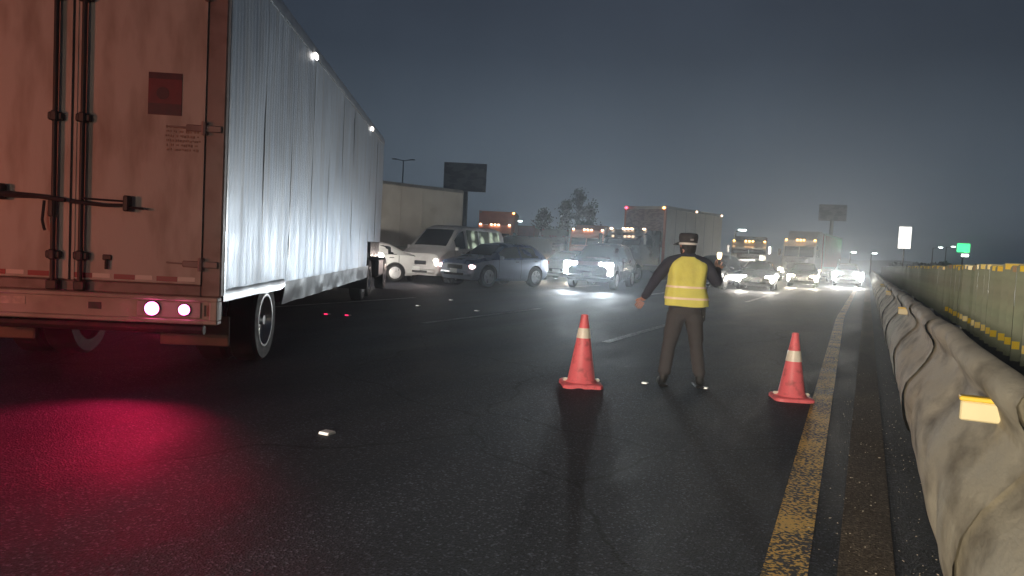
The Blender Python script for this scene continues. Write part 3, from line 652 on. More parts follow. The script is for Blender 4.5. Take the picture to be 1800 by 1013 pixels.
# ================================================================== guardrail
GR = thing('guardrail', 'dusty dented corrugated steel guardrail beside the yellow edge line', 'guardrail', (.45, 1, 0))
M['rail'] = mat('dusty_guardrail', (.62, .57, .46), .8, spec=.2, var=.12, vscale=3, dirt=(.22, .19, .15), dscale=3.2, dlim=(.47, .74), bump=.25, bscale=30, stretch=(1.2, .55, 1.6))
PROF = [(.455, .10), (.405, .12), (.372, .20), (.352, .30), (.348, .40), (.362, .50), (.41, .60), (.48, .69), (.53, .76), (.545, .81), (.53, .86), (.485, .92), (.470, .97), (.492, 1.01), (.545, 1.035), (.568, 1.03)]
DENTS = [(random.uniform(2, 34), random.choice((random.uniform(.22, .52), random.uniform(.25, .45), random.uniform(.6, 1.0))), random.uniform(.10, .30), random.uniform(.05, .12), random.uniform(.018, .042)) for _ in range(55)]
def rail_section(y0, y1, seed):
    n = max(6, int((y1 - y0) / (.06 if y0 < 16 else .25))); vs = []; m_ = len(PROF); nd = [q for q in DENTS if y0 - .7 < q[0] < y1 + .7]
    for i in range(n + 1):
        y = lerp(y0, y1, i / n); flare = .024 * (1 - i / n) + .002
        bow = .014 * noise.noise(Vector((y * .55, 3, 11))); dz = .010 * noise.noise(Vector((y * .8, 5, 1)))
        for j, (x, z) in enumerate(PROF):
            d = bow + .006 * noise.noise(Vector((y * 2.2, z * 3, 6)))
            for (py, pz, sy_, sz_, dep) in nd: d += dep * math.exp(-((y - py) / sy_) ** 2 - ((z - pz) / sz_) ** 2)
            vs.append((x - .45 + d - flare, y - 1, z + dz))
    b = MB(); b.add(vs, [(i * m_ + j, (i + 1) * m_ + j, (i + 1) * m_ + j + 1, i * m_ + j + 1) for i in range(n) for j in range(m_ - 1)])
    o = b.build('rail_section', M['rail'], GR, 60)
    return o
ys = [-2.2, 2.9, 5.6, 9.4, 13.2, 17, 20.8, 24.6, 28.4, 32.2, 36, 40, 44, 48, 54, 60, 68, 76, 86, 98, 112]
ys[2] = 6.7
for i in range(len(ys) - 1): rail_section(ys[i], ys[i + 1] + .28, i)
pm = MB(); pm.box((-.05, -.05, 0), (.05, .05, .98), bev=.008); pme = pm.mesh('post', M['steel'], None)
for y in ys[:-1]: link('post', pme, GR, (.19, y - 1, 0))
M['refl_yellow'] = mat('yellow_reflector', (.85, .58, .05), .35); M['refl_pale'] = mat('pale_reflector_face', (.70, .60, .36), .4, var=.1)
for y, x, z in ((3.55, .47, .835), (11.3, .50, .83), (19, .50, .83), (26.7, .5, .83)):
    rf = MB(); rf.box((x - .45 - .085, y - 1 - .004, z - .045), (x - .45 + .075, y - 1 + .03, z + .035), 0, .006); rr = rf.build('reflector', M['refl_pale'], GR)
    r2 = MB(); r2.box((x - .45 - .09, y - 1 - .008, z + .036), (x - .45 + .08, y - 1 + .05, z + .055), 0, .004); r2.build('reflector_cap', M['refl_yellow'], rr)

# ================================================================== median fence of anti-glare slats
M['median'] = mat('median_concrete', (.20, .19, .17), .85, var=.25, vscale=3, bump=.3, bscale=12)
b = MB(); b.prism([(1.30, -.005), (1.34, .12), (1.48, .44), (1.50, .47), (1.72, .47), (1.74, .44), (1.88, .12), (1.92, -.005)], -6, 130, 'y')
tag(b.build('median_wall', M['median'], smooth=30), 'low grey concrete median wall carrying the green slat fence', 'wall')
FE = thing('antiglare_fence', 'green slatted anti-glare fence with yellow reflective caps on the median', 'fence', (1.61, 0, .47))
M['slat'] = mat('green_slat', (.25, .28, .19), .55, var=.25, vscale=4, dirt=(.30, .29, .21), dscale=3, dlim=(.45, .8))
M['refl_bright'] = mat('bright_yellow_reflective', (.95, .66, .04), .3)
M['refl_dull'] = mat('dull_reflective', (.42, .25, .12), .5)
sm = MB()
sm.prism([(-.15, .0), (.15, .0), (.15, 1.02), (.13, 1.05), (-.13, 1.05), (-.15, 1.02)], -.012, .012, 'y')
sm.box((-.02, .0125, .0), (.02, .05, 1.0)); slat_me = sm.mesh('slat', M['slat'], None)
cm = MB(); cm.box((-.125, -.020, .975), (.125, -.0125, 1.04)); cap_a = cm.mesh('reflector', M['refl_bright'], None)
cm2 = MB(); cm2.box((-.145, -.020, .13), (-.075, -.0125, .215)); cap_b = cm2.mesh('reflector', M['refl_bright'], None)
cm3 = MB(); cm3.box((-.125, -.020, .975), (.125, -.0125, 1.04)); cap_c = cm3.mesh('reflector', M['refl_dull'], None)
y = -2.0; k = 0
while y < 96 and k < 200:
    s_ = link('slat', slat_me, FE, (.01 * math.sin(k * 2.1), y, 0), R(-10 + random.uniform(-22, 22)))
    s_.rotation_euler.x = R(random.uniform(-1.5, 1.5)); s_.scale.z = random.uniform(.985, 1.02)
    if y < 34:
        link('reflector', cap_c if k in (13, 24, 31, 38, 45, 46) else cap_a, s_)
        if y < 17.5: link('reflector', cap_b, s_)
    y += .5 + random.uniform(-.03, .03); k += 1

# ================================================================== bright white marker sign above the fence
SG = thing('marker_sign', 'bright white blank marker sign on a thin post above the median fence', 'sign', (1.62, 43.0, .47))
b = MB(); b.box((-.29, -.02, 1.98), (.29, .02, 3.10), bev=.015); b.build('panel', glow('retroglow_white_panel', (1, .97, .90), 1.6), SG)  # unlit retroreflective face: its returned headlamp light is put in as emission
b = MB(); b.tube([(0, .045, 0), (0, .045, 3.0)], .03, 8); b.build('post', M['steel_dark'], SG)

# ================================================================== cones
M['cone'] = mat('cone_orange_red', (.84, .16, .19), .5, var=.08, vscale=6, dirt=(.34, .07, .07), dscale=11, dlim=(.54, .76))
M['cone_band'] = mat('cone_white_band', (.85, .78, .68), .35, var=.08, vscale=20)
def cone(label, loc, H, tilt, band, rot, ragged):
    t = thing('traffic_cone', label, 'traffic cone', (loc[0], loc[1], 0), rot, 'traffic cones set out on the asphalt'); t.rotation_euler.x = R(tilt)
    s = H / .72
    def rad(z): return lerp(.150, .034, z / .70) * s * (1 if z > .05 else 1)
    b = MB()
    b.lathe([(.165 * s, .03 * s), (.158 * s, .05 * s), (rad(.07), .075 * s), (rad(.30), .30 * s), (rad(.68), .68 * s), (.036 * s, .715 * s), (.026 * s, .72 * s), (.022 * s, .60 * s)], 28, close=False)
    b.build('cone_body', M['cone'], t, 40)
    bs = MB(); n = 36; ring = []
    for zz, f in ((0, 1.0), (.03, .99), (.04, .93)):
        for k in range(n):
            a = 2 * math.pi * k / n; c, s_ = math.cos(a), math.sin(a); q = max(abs(c), abs(s_)); r0 = .205 / max(q, .80)
            r0 *= f * (1 + (.10 * noise.noise(Vector((c * 2, s_ * 2, 5))) if ragged else .015 * noise.noise(Vector((c * 3, s_ * 3, 2)))))
            ring.append((r0 * c * s, r0 * s_ * s, (zz + (.02 * max(0, noise.noise(Vector((c * 2.2, s_ * 2.2, 8)))) if ragged else 0)) * s))
    for c_, zz in ((.14, .045),):
        for k in range(n): a = 2 * math.pi * k / n; ring.append((c_ * s * math.cos(a), c_ * s * math.sin(a), zz * s))
    bs.add(ring, [(i * n + k, i * n + (k + 1) % n, (i + 1) * n + (k + 1) % n, (i + 1) * n + k) for i in range(3) for k in range(n)] + [tuple(range(n))[::-1]])
    bs.build('base', M['cone'], t, 35)
    bd = MB(); z0, z1 = band; bd.lathe([((rad(z0) + .0035), z0 * s), ((rad(z1) + .0035), z1 * s)], 28, close=False); bd.build('reflective_collar', M['cone_band'], t, 40)
    for sx_ in (-1, 1):
        lg = MB(); lg.box((sx_ * .155 * s - .035, -.02, .045 * s), (sx_ * .155 * s + .035, .03, .075 * s), bev=.012); lg.build('base_lug', M['cone_band'], t)
    return t
cone('orange cone with a ragged base and faint white collar left of the officer', (-2.64, 7.33), .755, 0, (.485, .585), 30, True)
cone('orange cone with a bright white collar beside the yellow edge line', (-.62, 8.11), .69, 0, (.415, .53), 20, False)

# ================================================================== police officer
def officer(loc, rot):
    t = thing('person', 'officer in yellow reflective vest and dark cap seen from behind, hand raised', 'person', (loc[0], loc[1], 0), rot)
    V = []; E = []; Rr = []
    def node(p, r, parent=None):
        V.append(p); Rr.append(r if isinstance(r, tuple) else (r, r)); i = len(V) - 1
        if parent is not None: E.append((parent, i))
        return i
    pel = node((0, 0, .88), (.165, .115)); wst = node((0, .0, 1.05), (.155, .115), pel); ch = node((0, .01, 1.24), (.175, .125), wst); up = node((0, 0, 1.36), (.13, .095), ch)
    nk = node((.0, .01, 1.43), .062, up); hd0 = node((-.005, .03, 1.50), (.078, .088), nk); hd1 = node((-.008, .035, 1.585), (.074, .092), hd0)
    hands = []
    for sd, sh, elb, wr in ((-1, (-.20, 0, 1.355), (-.345, -.02, 1.145), (-.445, .03, .955)), (1, (.205, .0, 1.345), (.315, -.02, 1.125), (.352, .16, 1.285))):
        a = node(sh, .078, up); m1 = node(tuple(lerp(p, q, .5) for p, q in zip(sh, elb)), .072, a); e = node(elb, .06, m1); m2 = node(tuple(lerp(p, q, .5) for p, q in zip(elb, wr)), .054, e); w = node(wr, .043, m2)
        d = (Vector(wr) - Vector(elb)).normalized(); hn = node(tuple(Vector(wr) + d * .055), (.036, .022), w); hands.append((Vector(wr), d, sd))
    for sd, hip, kn, an in ((-1, (-.095, 0, .80), (-.15, .015, .44), (-.195, -.02, .10)), (1, (.095, 0, .80), (.145, .03, .44), (.20, -.0, .10))):
        h = node(hip, .10, pel); m1 = node(tuple(lerp(p, q, .5) for p, q in zip(hip, kn)), .086, h); k = node(kn, .066, m1); m2 = node(tuple(lerp(p, q, .45) for p, q in zip(kn, an)), .064, k); a = node(an, .054, m2)
        f0 = node((an[0], an[1] - .01, .055), .05, a); f1 = node((an[0] + sd * .02, an[1] + .10, .045), (.046, .04), f0); f2 = node((an[0] + sd * .03, an[1] + .17, .035), (.036, .028), f1)
    roots = [pel]
    for W0, d, sd in hands:
        side = d.cross(Vector((0, 1, 0) if sd < 0 else (0, 1, .2))).normalized(); nrm = d.cross(side).normalized()
        base = W0 + d * .075
        for k, (off, ln) in enumerate(((-.030, .062), (-.010, .075), (.010, .078), (.030, .066))):
            curl = .35 if sd < 0 else .9
            p0 = base + side * off - d * .02; p1 = base + side * off * 1.1 + d * ln * .5; p2 = p1 + (d * (1 - curl * .6) + nrm * curl * (-1 if sd < 0 else 1)).normalized() * ln * .35; p3 = p2 + (d * (1 - curl) + nrm * curl * (-1 if sd < 0 else 1)).normalized() * ln * .28
            i0 = node(tuple(p0), .0095); roots.append(i0); i1 = node(tuple(p1), .009, i0); i2 = node(tuple(p2), .0085, i1); node(tuple(p3), .007, i2)
        th = W0 + d * .03; sg = -side * (1)
        i0 = node(tuple(th + sg * .015), .012); roots.append(i0); i1 = node(tuple(th + sg * .048 + d * .03), .011, i0); node(tuple(th + sg * .055 + d * .062), .009, i1)
    me = bpy.data.meshes.new('body'); me.from_pydata(V, E, [])
    o = bpy.data.objects.new('body', me); COL.objects.link(o)
    md = o.modifiers.new('skin', 'SKIN'); md.use_smooth_shade = True
    sv = me.skin_vertices[0].data
    for i, r in enumerate(Rr): sv[i].radius = r; sv[i].use_root = i in roots
    ms = o.modifiers.new('sub', 'SUBSURF'); ms.levels = 2; ms.render_levels = 2
    dg = bpy.context.evaluated_depsgraph_get(); dg.update(); me2 = bpy.data.meshes.new_from_object(o.evaluated_get(dg)); o.modifiers.clear(); o.data = me2; o.parent = t
    me2.update()
    for v in me2.vertices:
        c = v.co
        if c.z > 1.45 or any((c - W0).dot(d) > .0 and (c - W0).length < .27 for W0, d, sd in hands): continue
        a = .011 if c.z > .93 else .012
        if c.z < .14: a = .002
        if c.z < .82 and abs(c.x) > .0 and c.z > .14: v.co += Vector((v.normal.x, v.normal.y, 0)) * (.012 + .010 * max(0, (.35 - c.z) / .35))
        q = noise.noise(Vector((c.x * 9, c.y * 7, c.z * 16))) * .6 + noise.noise(Vector((c.x * 20, c.y * 20, c.z * 30))) * .35
        v.co += v.normal * a * q
    me2.materials.clear()
    for m_ in (mat('navy_jacket', (.030, .031, .050), .8, var=.2, bump=.5, bscale=18), mat('grey_brown_trousers', (.052, .047, .050), .85, var=.2, bump=.5, bscale=14), mat('skin', (.45, .22, .16), .5, var=.08, vscale=12), mat('black_boots', (.02, .02, .02), .35, var=.2)): me2.materials.append(m_)
    for p in me2.polygons:
        c = p.center; mi = 0
        if c.z < .93 and abs(c.x) < .29: mi = 1
        if c.z < .12: mi = 3
        if c.z > 1.455 and abs(c.x) < .13: mi = 2
        for W0, d, sd in hands:
            if (c - W0).dot(d) > .012 and (c - W0).length < .26: mi = 2
        p.material_index = mi; p.use_smooth = True
    # head furniture: nose, ears
    F = Matrix.Translation((-.008, .035, 1.535)) @ Matrix.Rotation(R(28), 4, 'Z')
    b = MB(); b.prism([(.085, .03), (.118, -.005), (.085, -.018)], -.014, .014, 'x')
    for sd in (-1, 1): b.lathe([(.004, sd * .078), (.026, sd * .083), (.02, sd * .092), (.003, sd * .094)], 12, 'x', (0, -.005, .0), sy=1.3)
    b.v = [tuple(F @ Vector(v)) for v in b.v]; b.build('face', me2.materials[2], t, 50)
    b = MB()
    for sd in (-1, 1): b.lathe([(.012, .080), (.008, .088), (.002, .090)], 10, 'y', (sd * .03, 0, .02))
    b.v = [tuple(F @ Vector(v)) for v in b.v]; b.build('eyes', M['black'], t, 50)
    b = MB(); b.box((-.022, .082, -.05), (.022, .092, -.042)); b.v = [tuple(F @ Vector(v)) for v in b.v]; b.build('mouth', mat('lips', (.35, .12, .1), .5), t)
    hair = mat('black_hair', (.014, .012, .012), .75, var=.3, vscale=30, bump=.6, bscale=60)
    # hair at the back of the head and the dark collar
    vs = []; nn = 18; rows = ((1.435, .074), (1.47, .086), (1.51, .092), (1.55, .094), (1.585, .092))
    for z, r_ in rows:
        for k in range(nn + 1):
            a = R(195 + 150 + 40) + 0; q = lerp(R(168), R(372), k / nn); vs.append((-.008 + r_ * math.cos(q) * .95, .03 + r_ * math.sin(q) * 1.12, z))
    b = MB(); b.add(vs, [(i * (nn + 1) + k, i * (nn + 1) + k + 1, (i + 1) * (nn + 1) + k + 1, (i + 1) * (nn + 1) + k) for i in range(4) for k in range(nn)]); b.build('hair', hair, t, 60)
    b = MB(); b.lathe([(.085, 1.385), (.088, 1.41), (.078, 1.45), (.072, 1.452)], 20, 'z', (0, .008, 0), sy=1.05, close=False); b.build('collar', me2.materials[0], t, 60)
    # cap
    capm = mat('dark_cap', (.030, .026, .030), .8, var=.2, vscale=20, bump=.3, bscale=50)
    b = MB(); b.lathe([(.096, 1.548), (.098, 1.575), (.103, 1.625), (.100, 1.655), (.085, 1.668), (.003, 1.674)], 28, 'z', (-.008, .035, 0), sy=1.12, close=False)
    cap = b.build('cap', capm, t, 50)
    b = MB(); vs = []
    for i, (r0, z) in enumerate(((.095, 1.57), (.135, 1.558), (.165, 1.542), (.165, 1.538), (.095, 1.562))):
        for k in range(13):
            q = lerp(R(-58), R(58), k / 12); vs.append((math.sin(q) * .098 * (1 if i in (0, 4) else 1.0), (math.cos(q) * r0 * 1.05) if i else math.cos(q) * .105, z))
    b.add(vs, [(i * 13 + k, i * 13 + k + 1, (i + 1) * 13 + k + 1, (i + 1) * 13 + k) for i in range(4) for k in range(12)])
    G = Matrix.Translation((-.008, .035, 0)) @ Matrix.Rotation(R(52), 4, 'Z'); b.v = [tuple(G @ Vector(v)) for v in b.v]; b.build('brim', capm, cap, 50)
    b = MB(); b.lathe([(.0985, 1.543), (.1, 1.548), (.1, 1.562), (.0985, 1.566)], 28, 'z', (-.008, .035, 0), sy=1.12, close=False); b.build('cap_band', mat('white_cap_band', (.75, .70, .68), .5), cap, 50)
    b = MB(); b.box((-.006, -.0805, 1.588), (.03, -.0745, 1.608), bev=.004); b.build('cap_badge', mat('grey_badge', (.30, .28, .29), .4), cap)
    # vest
    vest = mat('fluorescent_yellow_vest', (.76, .71, .17), .8, spec=.2, var=.10, vscale=4, dirt=(.52, .44, .12), dscale=4, dlim=(.5, .85), bump=.5, bscale=11)
    strip = mat('reflective_strip', (.95, .74, .55), .45)
    RING = [(.885, .238, .155), (.96, .236, .158), (1.04, .218, .150), (1.12, .206, .146), (1.20, .206, .146), (1.28, .214, .146), (1.335, .205, .136), (1.38, .165, .116), (1.415, .105, .098)]
    def ring(z):
        for a, c in zip(RING, RING[1:]):
            if a[0] <= z <= c[0]: q = (z - a[0]) / (c[0] - a[0]); return lerp(a[1], c[1], q), lerp(a[2], c[2], q)
        return RING[-1][1:]
    def cloth(z0, z1, rows, off, name, m_, fold=.008, parent=t):
        vs = []; n = 40
        for i in range(rows + 1):
            z = lerp(z0, z1, i / rows); rx, ry = ring(z)
            for k in range(n):
                q = 2 * math.pi * k / n; c, s_ = math.cos(q), math.sin(q)
                c2 = math.copysign(abs(c) ** .8, c); s2 = math.copysign(abs(s_) ** .8, s_)
                f = fold * (noise.noise(Vector((c * 2.2, s_ * 2.2, z * 4))) * 2.6 + noise.noise(Vector((c * 6 + z * 3, s_ * 6, z * 7))) * 1.2)
                zz = z + (.012 * noise.noise(Vector((c * 1.5, s_ * 1.5, 4))) if i == 0 and z0 < .9 else 0)
                vs.append((c2 * (rx + off) + c * f, s2 * (ry + off) + s_ * f - .005, zz))
        b = MB(); b.add(vs, [(i * n + k, i * n + (k + 1) % n, (i + 1) * n + (k + 1) % n, (i + 1) * n + k) for i in range(rows) for k in range(n)]); return b.build(name, m_, parent, 70)
    vo = cloth(.885, 1.415, 22, 0, 'vest', vest)
    cloth(.955, .978, 1, .004, 'reflective_strip', strip, parent=vo); cloth(1.078, 1.10, 1, .004, 'reflective_strip', strip, parent=vo)
    b = MB(); b.lathe([(.178, .80), (.182, .85), (.178, .90)], 28, 'z', (0, 0, 0), sy=.74, close=False); b.build('belt', me2.materials[1], t, 60)
    for sd in (-1, 1):
        ax, ay = sd * .195, (-.02 if sd < 0 else 0.0); q = sd * .03
        b = MB(); b.box((ax - .048, ay - .075, .0), (ax + .048, ay + .05, .022), bev=.01); b.box((ax - .05, ay + .02, .0), (ax + .05 + q * .2, ay + .20, .020), bev=.012); b.build('boot_sole', M['black'], t)
    b = MB(); b.box((-.17, -.125, .862), (.175, -.11, .897), bev=.006); b.build('duty_belt', M['black'], t)
    b = MB(); b.box((.165, -.03, .72), (.215, .05, .90), bev=.015); b.box((.172, -.034, .765), (.19, -.029, .785), 1); b.build('holster', [M['black'], M['chrome']], t)
    return t, hands
off, hands = officer((-1.75, 8.05), 22)
off['group'] = 'the officer and the torch'
del off['group']
W0, d, sd = hands[1]; hp = off.matrix_world @ Vector((0, 0, 0))
tor = thing('torch', "small torch held up lit in the officer's raised hand", 'torch', (-1.75, 8.05, 0), 22)
b = MB(); q0 = W0 + d * .085 + Vector((.012, .012, -.01)); b.tube([q0 + Vector((0, 0, -.03)), q0 + Vector((0, 0, .075))], [.014, .016], 10); b.build('handle', M['black'], tor, 50)
b = MB(); b.lathe([(.017, .075), (.026, .10), (.026, .145), (.02, .15)], 14, 'z', tuple(q0)); b.build('lamp_head', glow('torch_glow', (1, .80, .45), 3.0), tor, 50)

# ================================================================== vehicles
car('white_sedan', 'white saloon half hidden behind the nose of the silver trailer', 'cars caught in the jam', (-17.14, 22.51), 128.7, 'sedan', 'white_paint', lamp='lens_clear', tail='lens_dull')
car('passenger_van', 'white passenger van with lit side windows in front of the long white trailer', 'vans in the jam', (-14.95, 25.75), 179.0, 'van', 'van_paint', lamp='lamp_white', beam=(60, (1, .80, .72)), cat='van', lit_windows=(1, 2, 3), lampsize=(.15, .13))
car('blue_hatchback', 'blue hatchback, lower half coloured as headlit, turning left in front of the passenger van', 'cars caught in the jam', (-12.60, 24.85), 163.0, 'crossover', 'headlit_blue_paint', upper='blue_paint', lamp='lamp_pink', beam=(25, (1, .75, .7)), lampsize=(.2, .075))
car('dark_suv', 'dark SUV facing us with dazzling cool white headlights, left of the officer', 'cars caught in the jam', (-10.06, 29.84), 184.5, 'suv', 'dark_paint', upper='red_lit_dark_paint', lamp='lamp_blue', beam=(430, (.84, .94, 1)), lampsize=(.27, .25), aim=(-4.2, 52))
car('navy_car', "dark navy car without lights behind the officer's right shoulder", 'cars caught in the jam', (-6.72, 37.2), 172, 'crossover', 'navy_paint', lamp='lens_clear')
car('grey_sedan', 'grey saloon with warm headlights between the dark navy car and the beige car', 'cars caught in the jam', (-5.02, 39.9), 183.3, 'sedan', 'grey_paint', lamp='lamp_white', beam=(220, (1, .92, .80)), lampsize=(.21, .16))
car('beige_sedan', 'beige saloon in front of the red and white truck', 'cars caught in the jam', (-3.55, 49.5), 182, 'sedan', 'grey_paint', lamp='lamp_warm', beam=(240, (1, .88, .68)), lampsize=(.22, .19))
car('white_car', 'car with the brightest headlights beside the guardrail at the end of the queue', 'cars caught in the jam', (-1.30, 58.2), 183, 'crossover', 'white_paint', lamp='lamp_blue', beam=(900, (1, .96, .88)), lampsize=(.32, .28), aim=(1.5, 50))

# long white trailer standing across the road
a0 = Vector((-17.86, 31.36, 0)); a1 = Vector((-19.35, 27.11, 0)); dv = (a0 - a1).normalized(); ang = math.degrees(math.atan2(-dv.x, dv.y))
WT = thing('white_trailer', 'long plain white box trailer standing across the road behind the passenger van', 'trailer', (a0.x, a0.y, 0), ang)
b = MB(); b.box((-2.5, -13.4, 1.12), (0, 0, 4.1), bev=.03); wb = b.build('cargo_box', M['box_white'], WT)
for k in range(1, 11):
    b = MB(); b.box((.002, -k * 1.22 - .025, 1.3), (.014, -k * 1.22 + .025, 3.98)); b.build('panel_seam', M['box_white'], wb)
b = MB(); b.box((-.04, -13.38, 3.98), (.025, -.02, 4.12), bev=.01); b.build('roof_rail', M['steel'], wb); b = MB(); b.box((-.04, -13.38, 1.10), (.025, -.02, 1.28), bev=.01); b.build('lower_rail', M['steel'], wb)
b = MB(); b.box((-2.49, .002, 1.14), (-1.26, .03, 4.05)); b.box((-1.24, .002, 1.14), (-.01, .03, 4.05)); b.build('rear_door', M['box_white'], wb)
b = MB()
for sd in (-1.7, -.8): b.box((sd - .06, -13, .75), (sd + .06, -.1, 1.12))
b.build('chassis', M['steel_dark'], WT)
for y in (-1.4, -2.7):
    for x in (-.22, -2.28): put_wheel(TRKW, WT, x, y, .48)
for x in (-.4, -2.1):
    b = MB(); b.box((x - .06, -10.6, .05), (x + .06, -10.5, 1.1)); b.box((x - .14, -10.68, 0), (x + .14, -10.42, .05)); b.build('landing_leg', M['steel'], WT)

truck('orange_truck', 'orange box truck with five roof lamps above the passenger van roof', 'trucks waiting in the jam', (-21.9, 42.5), 203, cabtop=2.95, w=2.45, box=(6, 1.1, 3.95), cab_paint='orange_paint', box_paint='orange_paint', post='orange_paint', lamp='lens_clear', hood=1.2, corner=('lens_clear', 'lamp_amber'))
truck('chrome_grille_truck', 'bonneted truck with chrome grille and amber roof lamps in front of the dark trees', 'trucks waiting in the jam', (-16.9, 45.5), 190, cabtop=2.95, w=2.5, box=(7, 1.1, 3.1), cab_paint='orange_paint', hood=1.6, lamp='lamp_warm', beam=(60, (1, .75, .5)), sleeper=3.35)
truck('marker_lamp_truck', 'white box truck with red and amber corner lamps behind the dark SUV', 'trucks waiting in the jam', (-11.85, 36.4), 166, cabtop=2.75, w=2.5, box=(7.2, 1.0, 4.1), cab_paint='dark_paint', lamp='lens_clear', hood=.9, corner=('lamp_red', 'lamp_amber'), post='orange_paint', side_lamps=True, front_print=True, markers='lamp_peach')
truck('dark_tractor_truck', 'dark bonneted truck with chrome mirrors behind the grey saloon', 'trucks waiting in the jam', (-7.45, 52.5), 186, cabtop=2.8, w=2.6, cab_paint='grey_paint', hood=1.8, lamp='lens_clear', markers='lamp_amber', sleeper=3.2)
truck('red_truck', 'white cab truck pulling a red box behind the beige saloon', 'trucks waiting in the jam', (-4.95, 58.5), 174, cabtop=3.2, w=2.6, box=(9, 1.1, 3.85), cab_paint='van_paint', box_paint='red_paint', post='white_paint', hood=1.5, lamp='lamp_warm', beam=(50, (1, .85, .65)), markers='lamp_amber', corner='lens_clear', sleeper=3.95)
truck('far_red_truck', 'far red box truck faint between the orange truck and the trees', 'trucks waiting in the jam', (-28.6, 60.5), 200, cabtop=2.6, w=2.4, box=(6, 1.1, 3.7), cab_paint='red_paint', box_paint='red_paint', post='red_paint', lamp='lens_clear', markers='lens_dull', corner='lens_dull')

car('pale_sedan', 'pale saloon with one warm headlight showing between the blue hatchback and the SUV', 'cars caught in the jam', (-13.6, 34.6), 190, 'sedan', 'van_paint', lamp='lamp_warm', beam=(90, (1, .84, .62)), lampsize=(.20, .14))
car('dim_van', 'dim van deep in the jam behind the blue hatchback roof', 'vans in the jam', (-18.6, 39.8), 178, 'van', 'dark_paint', lamp='lens_clear', cat='van')
car('dim_hatchback', 'dim grey hatchback glimpsed between the marker lamp truck and the dark bonneted truck', 'cars caught in the jam', (-9.3, 50.5), 184, 'crossover', 'grey_paint', lamp='lamp_warm', lampsize=(.18, .1))
car('far_van', 'far pale van between the beige saloon and the brightest headlights', 'vans in the jam', (-3.1, 72), 183, 'van', 'van_paint', lamp='lamp_warm', cat='van', lampsize=(.2, .16))
truck('grey_box_truck', 'grey box truck standing far back behind the dim van', 'trucks waiting in the jam', (-24.6, 58.5), 196, cabtop=2.7, w=2.4, box=(6, 1.1, 3.4), cab_paint='grey_paint', box_paint='grey_paint', post='grey_paint', lamp='lens_clear', markers='lens_dull', corner='lens_dull')
truck('far_white_truck', 'far white box truck seen between the chrome grille truck and the marker lamp truck', 'trucks waiting in the jam', (-15.6, 58.5), 188, cabtop=2.7, w=2.4, box=(7, 1.1, 3.3), lamp='lens_clear', markers='lamp_peach', corner='lamp_amber')

# ================================================================== road studs and grit
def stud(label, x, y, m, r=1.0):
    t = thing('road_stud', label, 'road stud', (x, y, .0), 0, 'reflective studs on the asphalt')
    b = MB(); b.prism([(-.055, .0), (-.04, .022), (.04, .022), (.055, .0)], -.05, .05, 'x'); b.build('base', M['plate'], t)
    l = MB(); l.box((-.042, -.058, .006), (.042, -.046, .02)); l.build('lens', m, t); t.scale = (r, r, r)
gw = glow('stud_white_retroglow', (1, .95, .88), .9); gr = glow('stud_red_retroglow', (1, .02, .12), 3.0)  # studs are no lamps: emission stands in for headlight bounced back by the lenses
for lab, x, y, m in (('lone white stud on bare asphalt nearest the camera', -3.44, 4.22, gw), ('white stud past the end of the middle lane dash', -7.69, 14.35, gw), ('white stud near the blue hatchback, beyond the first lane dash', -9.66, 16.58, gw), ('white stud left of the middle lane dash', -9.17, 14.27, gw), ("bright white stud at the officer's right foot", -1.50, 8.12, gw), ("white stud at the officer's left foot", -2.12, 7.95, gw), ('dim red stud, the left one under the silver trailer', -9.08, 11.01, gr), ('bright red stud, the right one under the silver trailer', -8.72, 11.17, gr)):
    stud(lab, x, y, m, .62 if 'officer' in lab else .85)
b = MB()
for i in range(420):
    y = 1.6 + abs(random.gauss(0, 1)) * 5; x = random.choice((random.gauss(.0, .10), random.uniform(-.12, .40), random.gauss(.33, .05))); s = random.uniform(.0015, .005)
    pts = [(x + random.uniform(-s, s) * 1.5, y + random.uniform(-s, s) * 1.5, .003 + random.uniform(0, s * 1.6)) for _ in range(6)]
    b.add(pts, [(0, 1, 2), (0, 2, 3), (1, 3, 4), (2, 4, 5), (0, 4, 5), (3, 5, 1)])
tag(b.build('gravel', mat('pale_grit', (.55, .48, .38), .7, var=.4, vscale=90), smooth=None), 'pale grit scattered on the shoulder beside the guardrail', kind='stuff')

# ================================================================== background
def tree(label, loc, H, wid, trunk_h, seed):
    rnd = random.Random(seed); t = thing('tree', label, 'tree', (loc[0], loc[1], 0), rnd.uniform(0, 360), 'dark trees behind the chrome grille truck')
    b = MB(); b.tube([(0, 0, 0), (.1, .05, H * .4), (.0, .1, H * .8)], [.28, .18, .06], 8)
    for k in range(6):
        a = rnd.uniform(0, 6.28); z = rnd.uniform(trunk_h, H * .75); b.tube([(0, 0, z), (math.cos(a) * wid * .6, math.sin(a) * wid * .6, z + 1.0)], [.09, .03], 5)
    b.build('trunk', M['bark'], t, 50)
    c = MB(); clumps = [(Vector((rnd.gauss(0, .42) * wid * (1 - .75 * f), rnd.gauss(0, .42) * wid * (1 - .75 * f), lerp(trunk_h, H - .3, f))), rnd.uniform(.35, .8)) for f in [rnd.random() ** 1.1 for _ in range(46)]]
    for p, r in clumps:
        for _ in range(34):
            q = p + Vector((rnd.gauss(0, .5), rnd.gauss(0, .5), rnd.gauss(0, .45))) * r; u = Vector((rnd.gauss(0, 1), rnd.gauss(0, 1), rnd.gauss(0, 1))).normalized() * .16; v = u.cross(Vector((rnd.gauss(0, 1), rnd.gauss(0, 1), rnd.gauss(0, 1)))).normalized() * .10
            c.add([q - u, q + v, q + u, q - v], [(0, 1, 2, 3)])
    c.build('crown', M['foliage'], t, None)
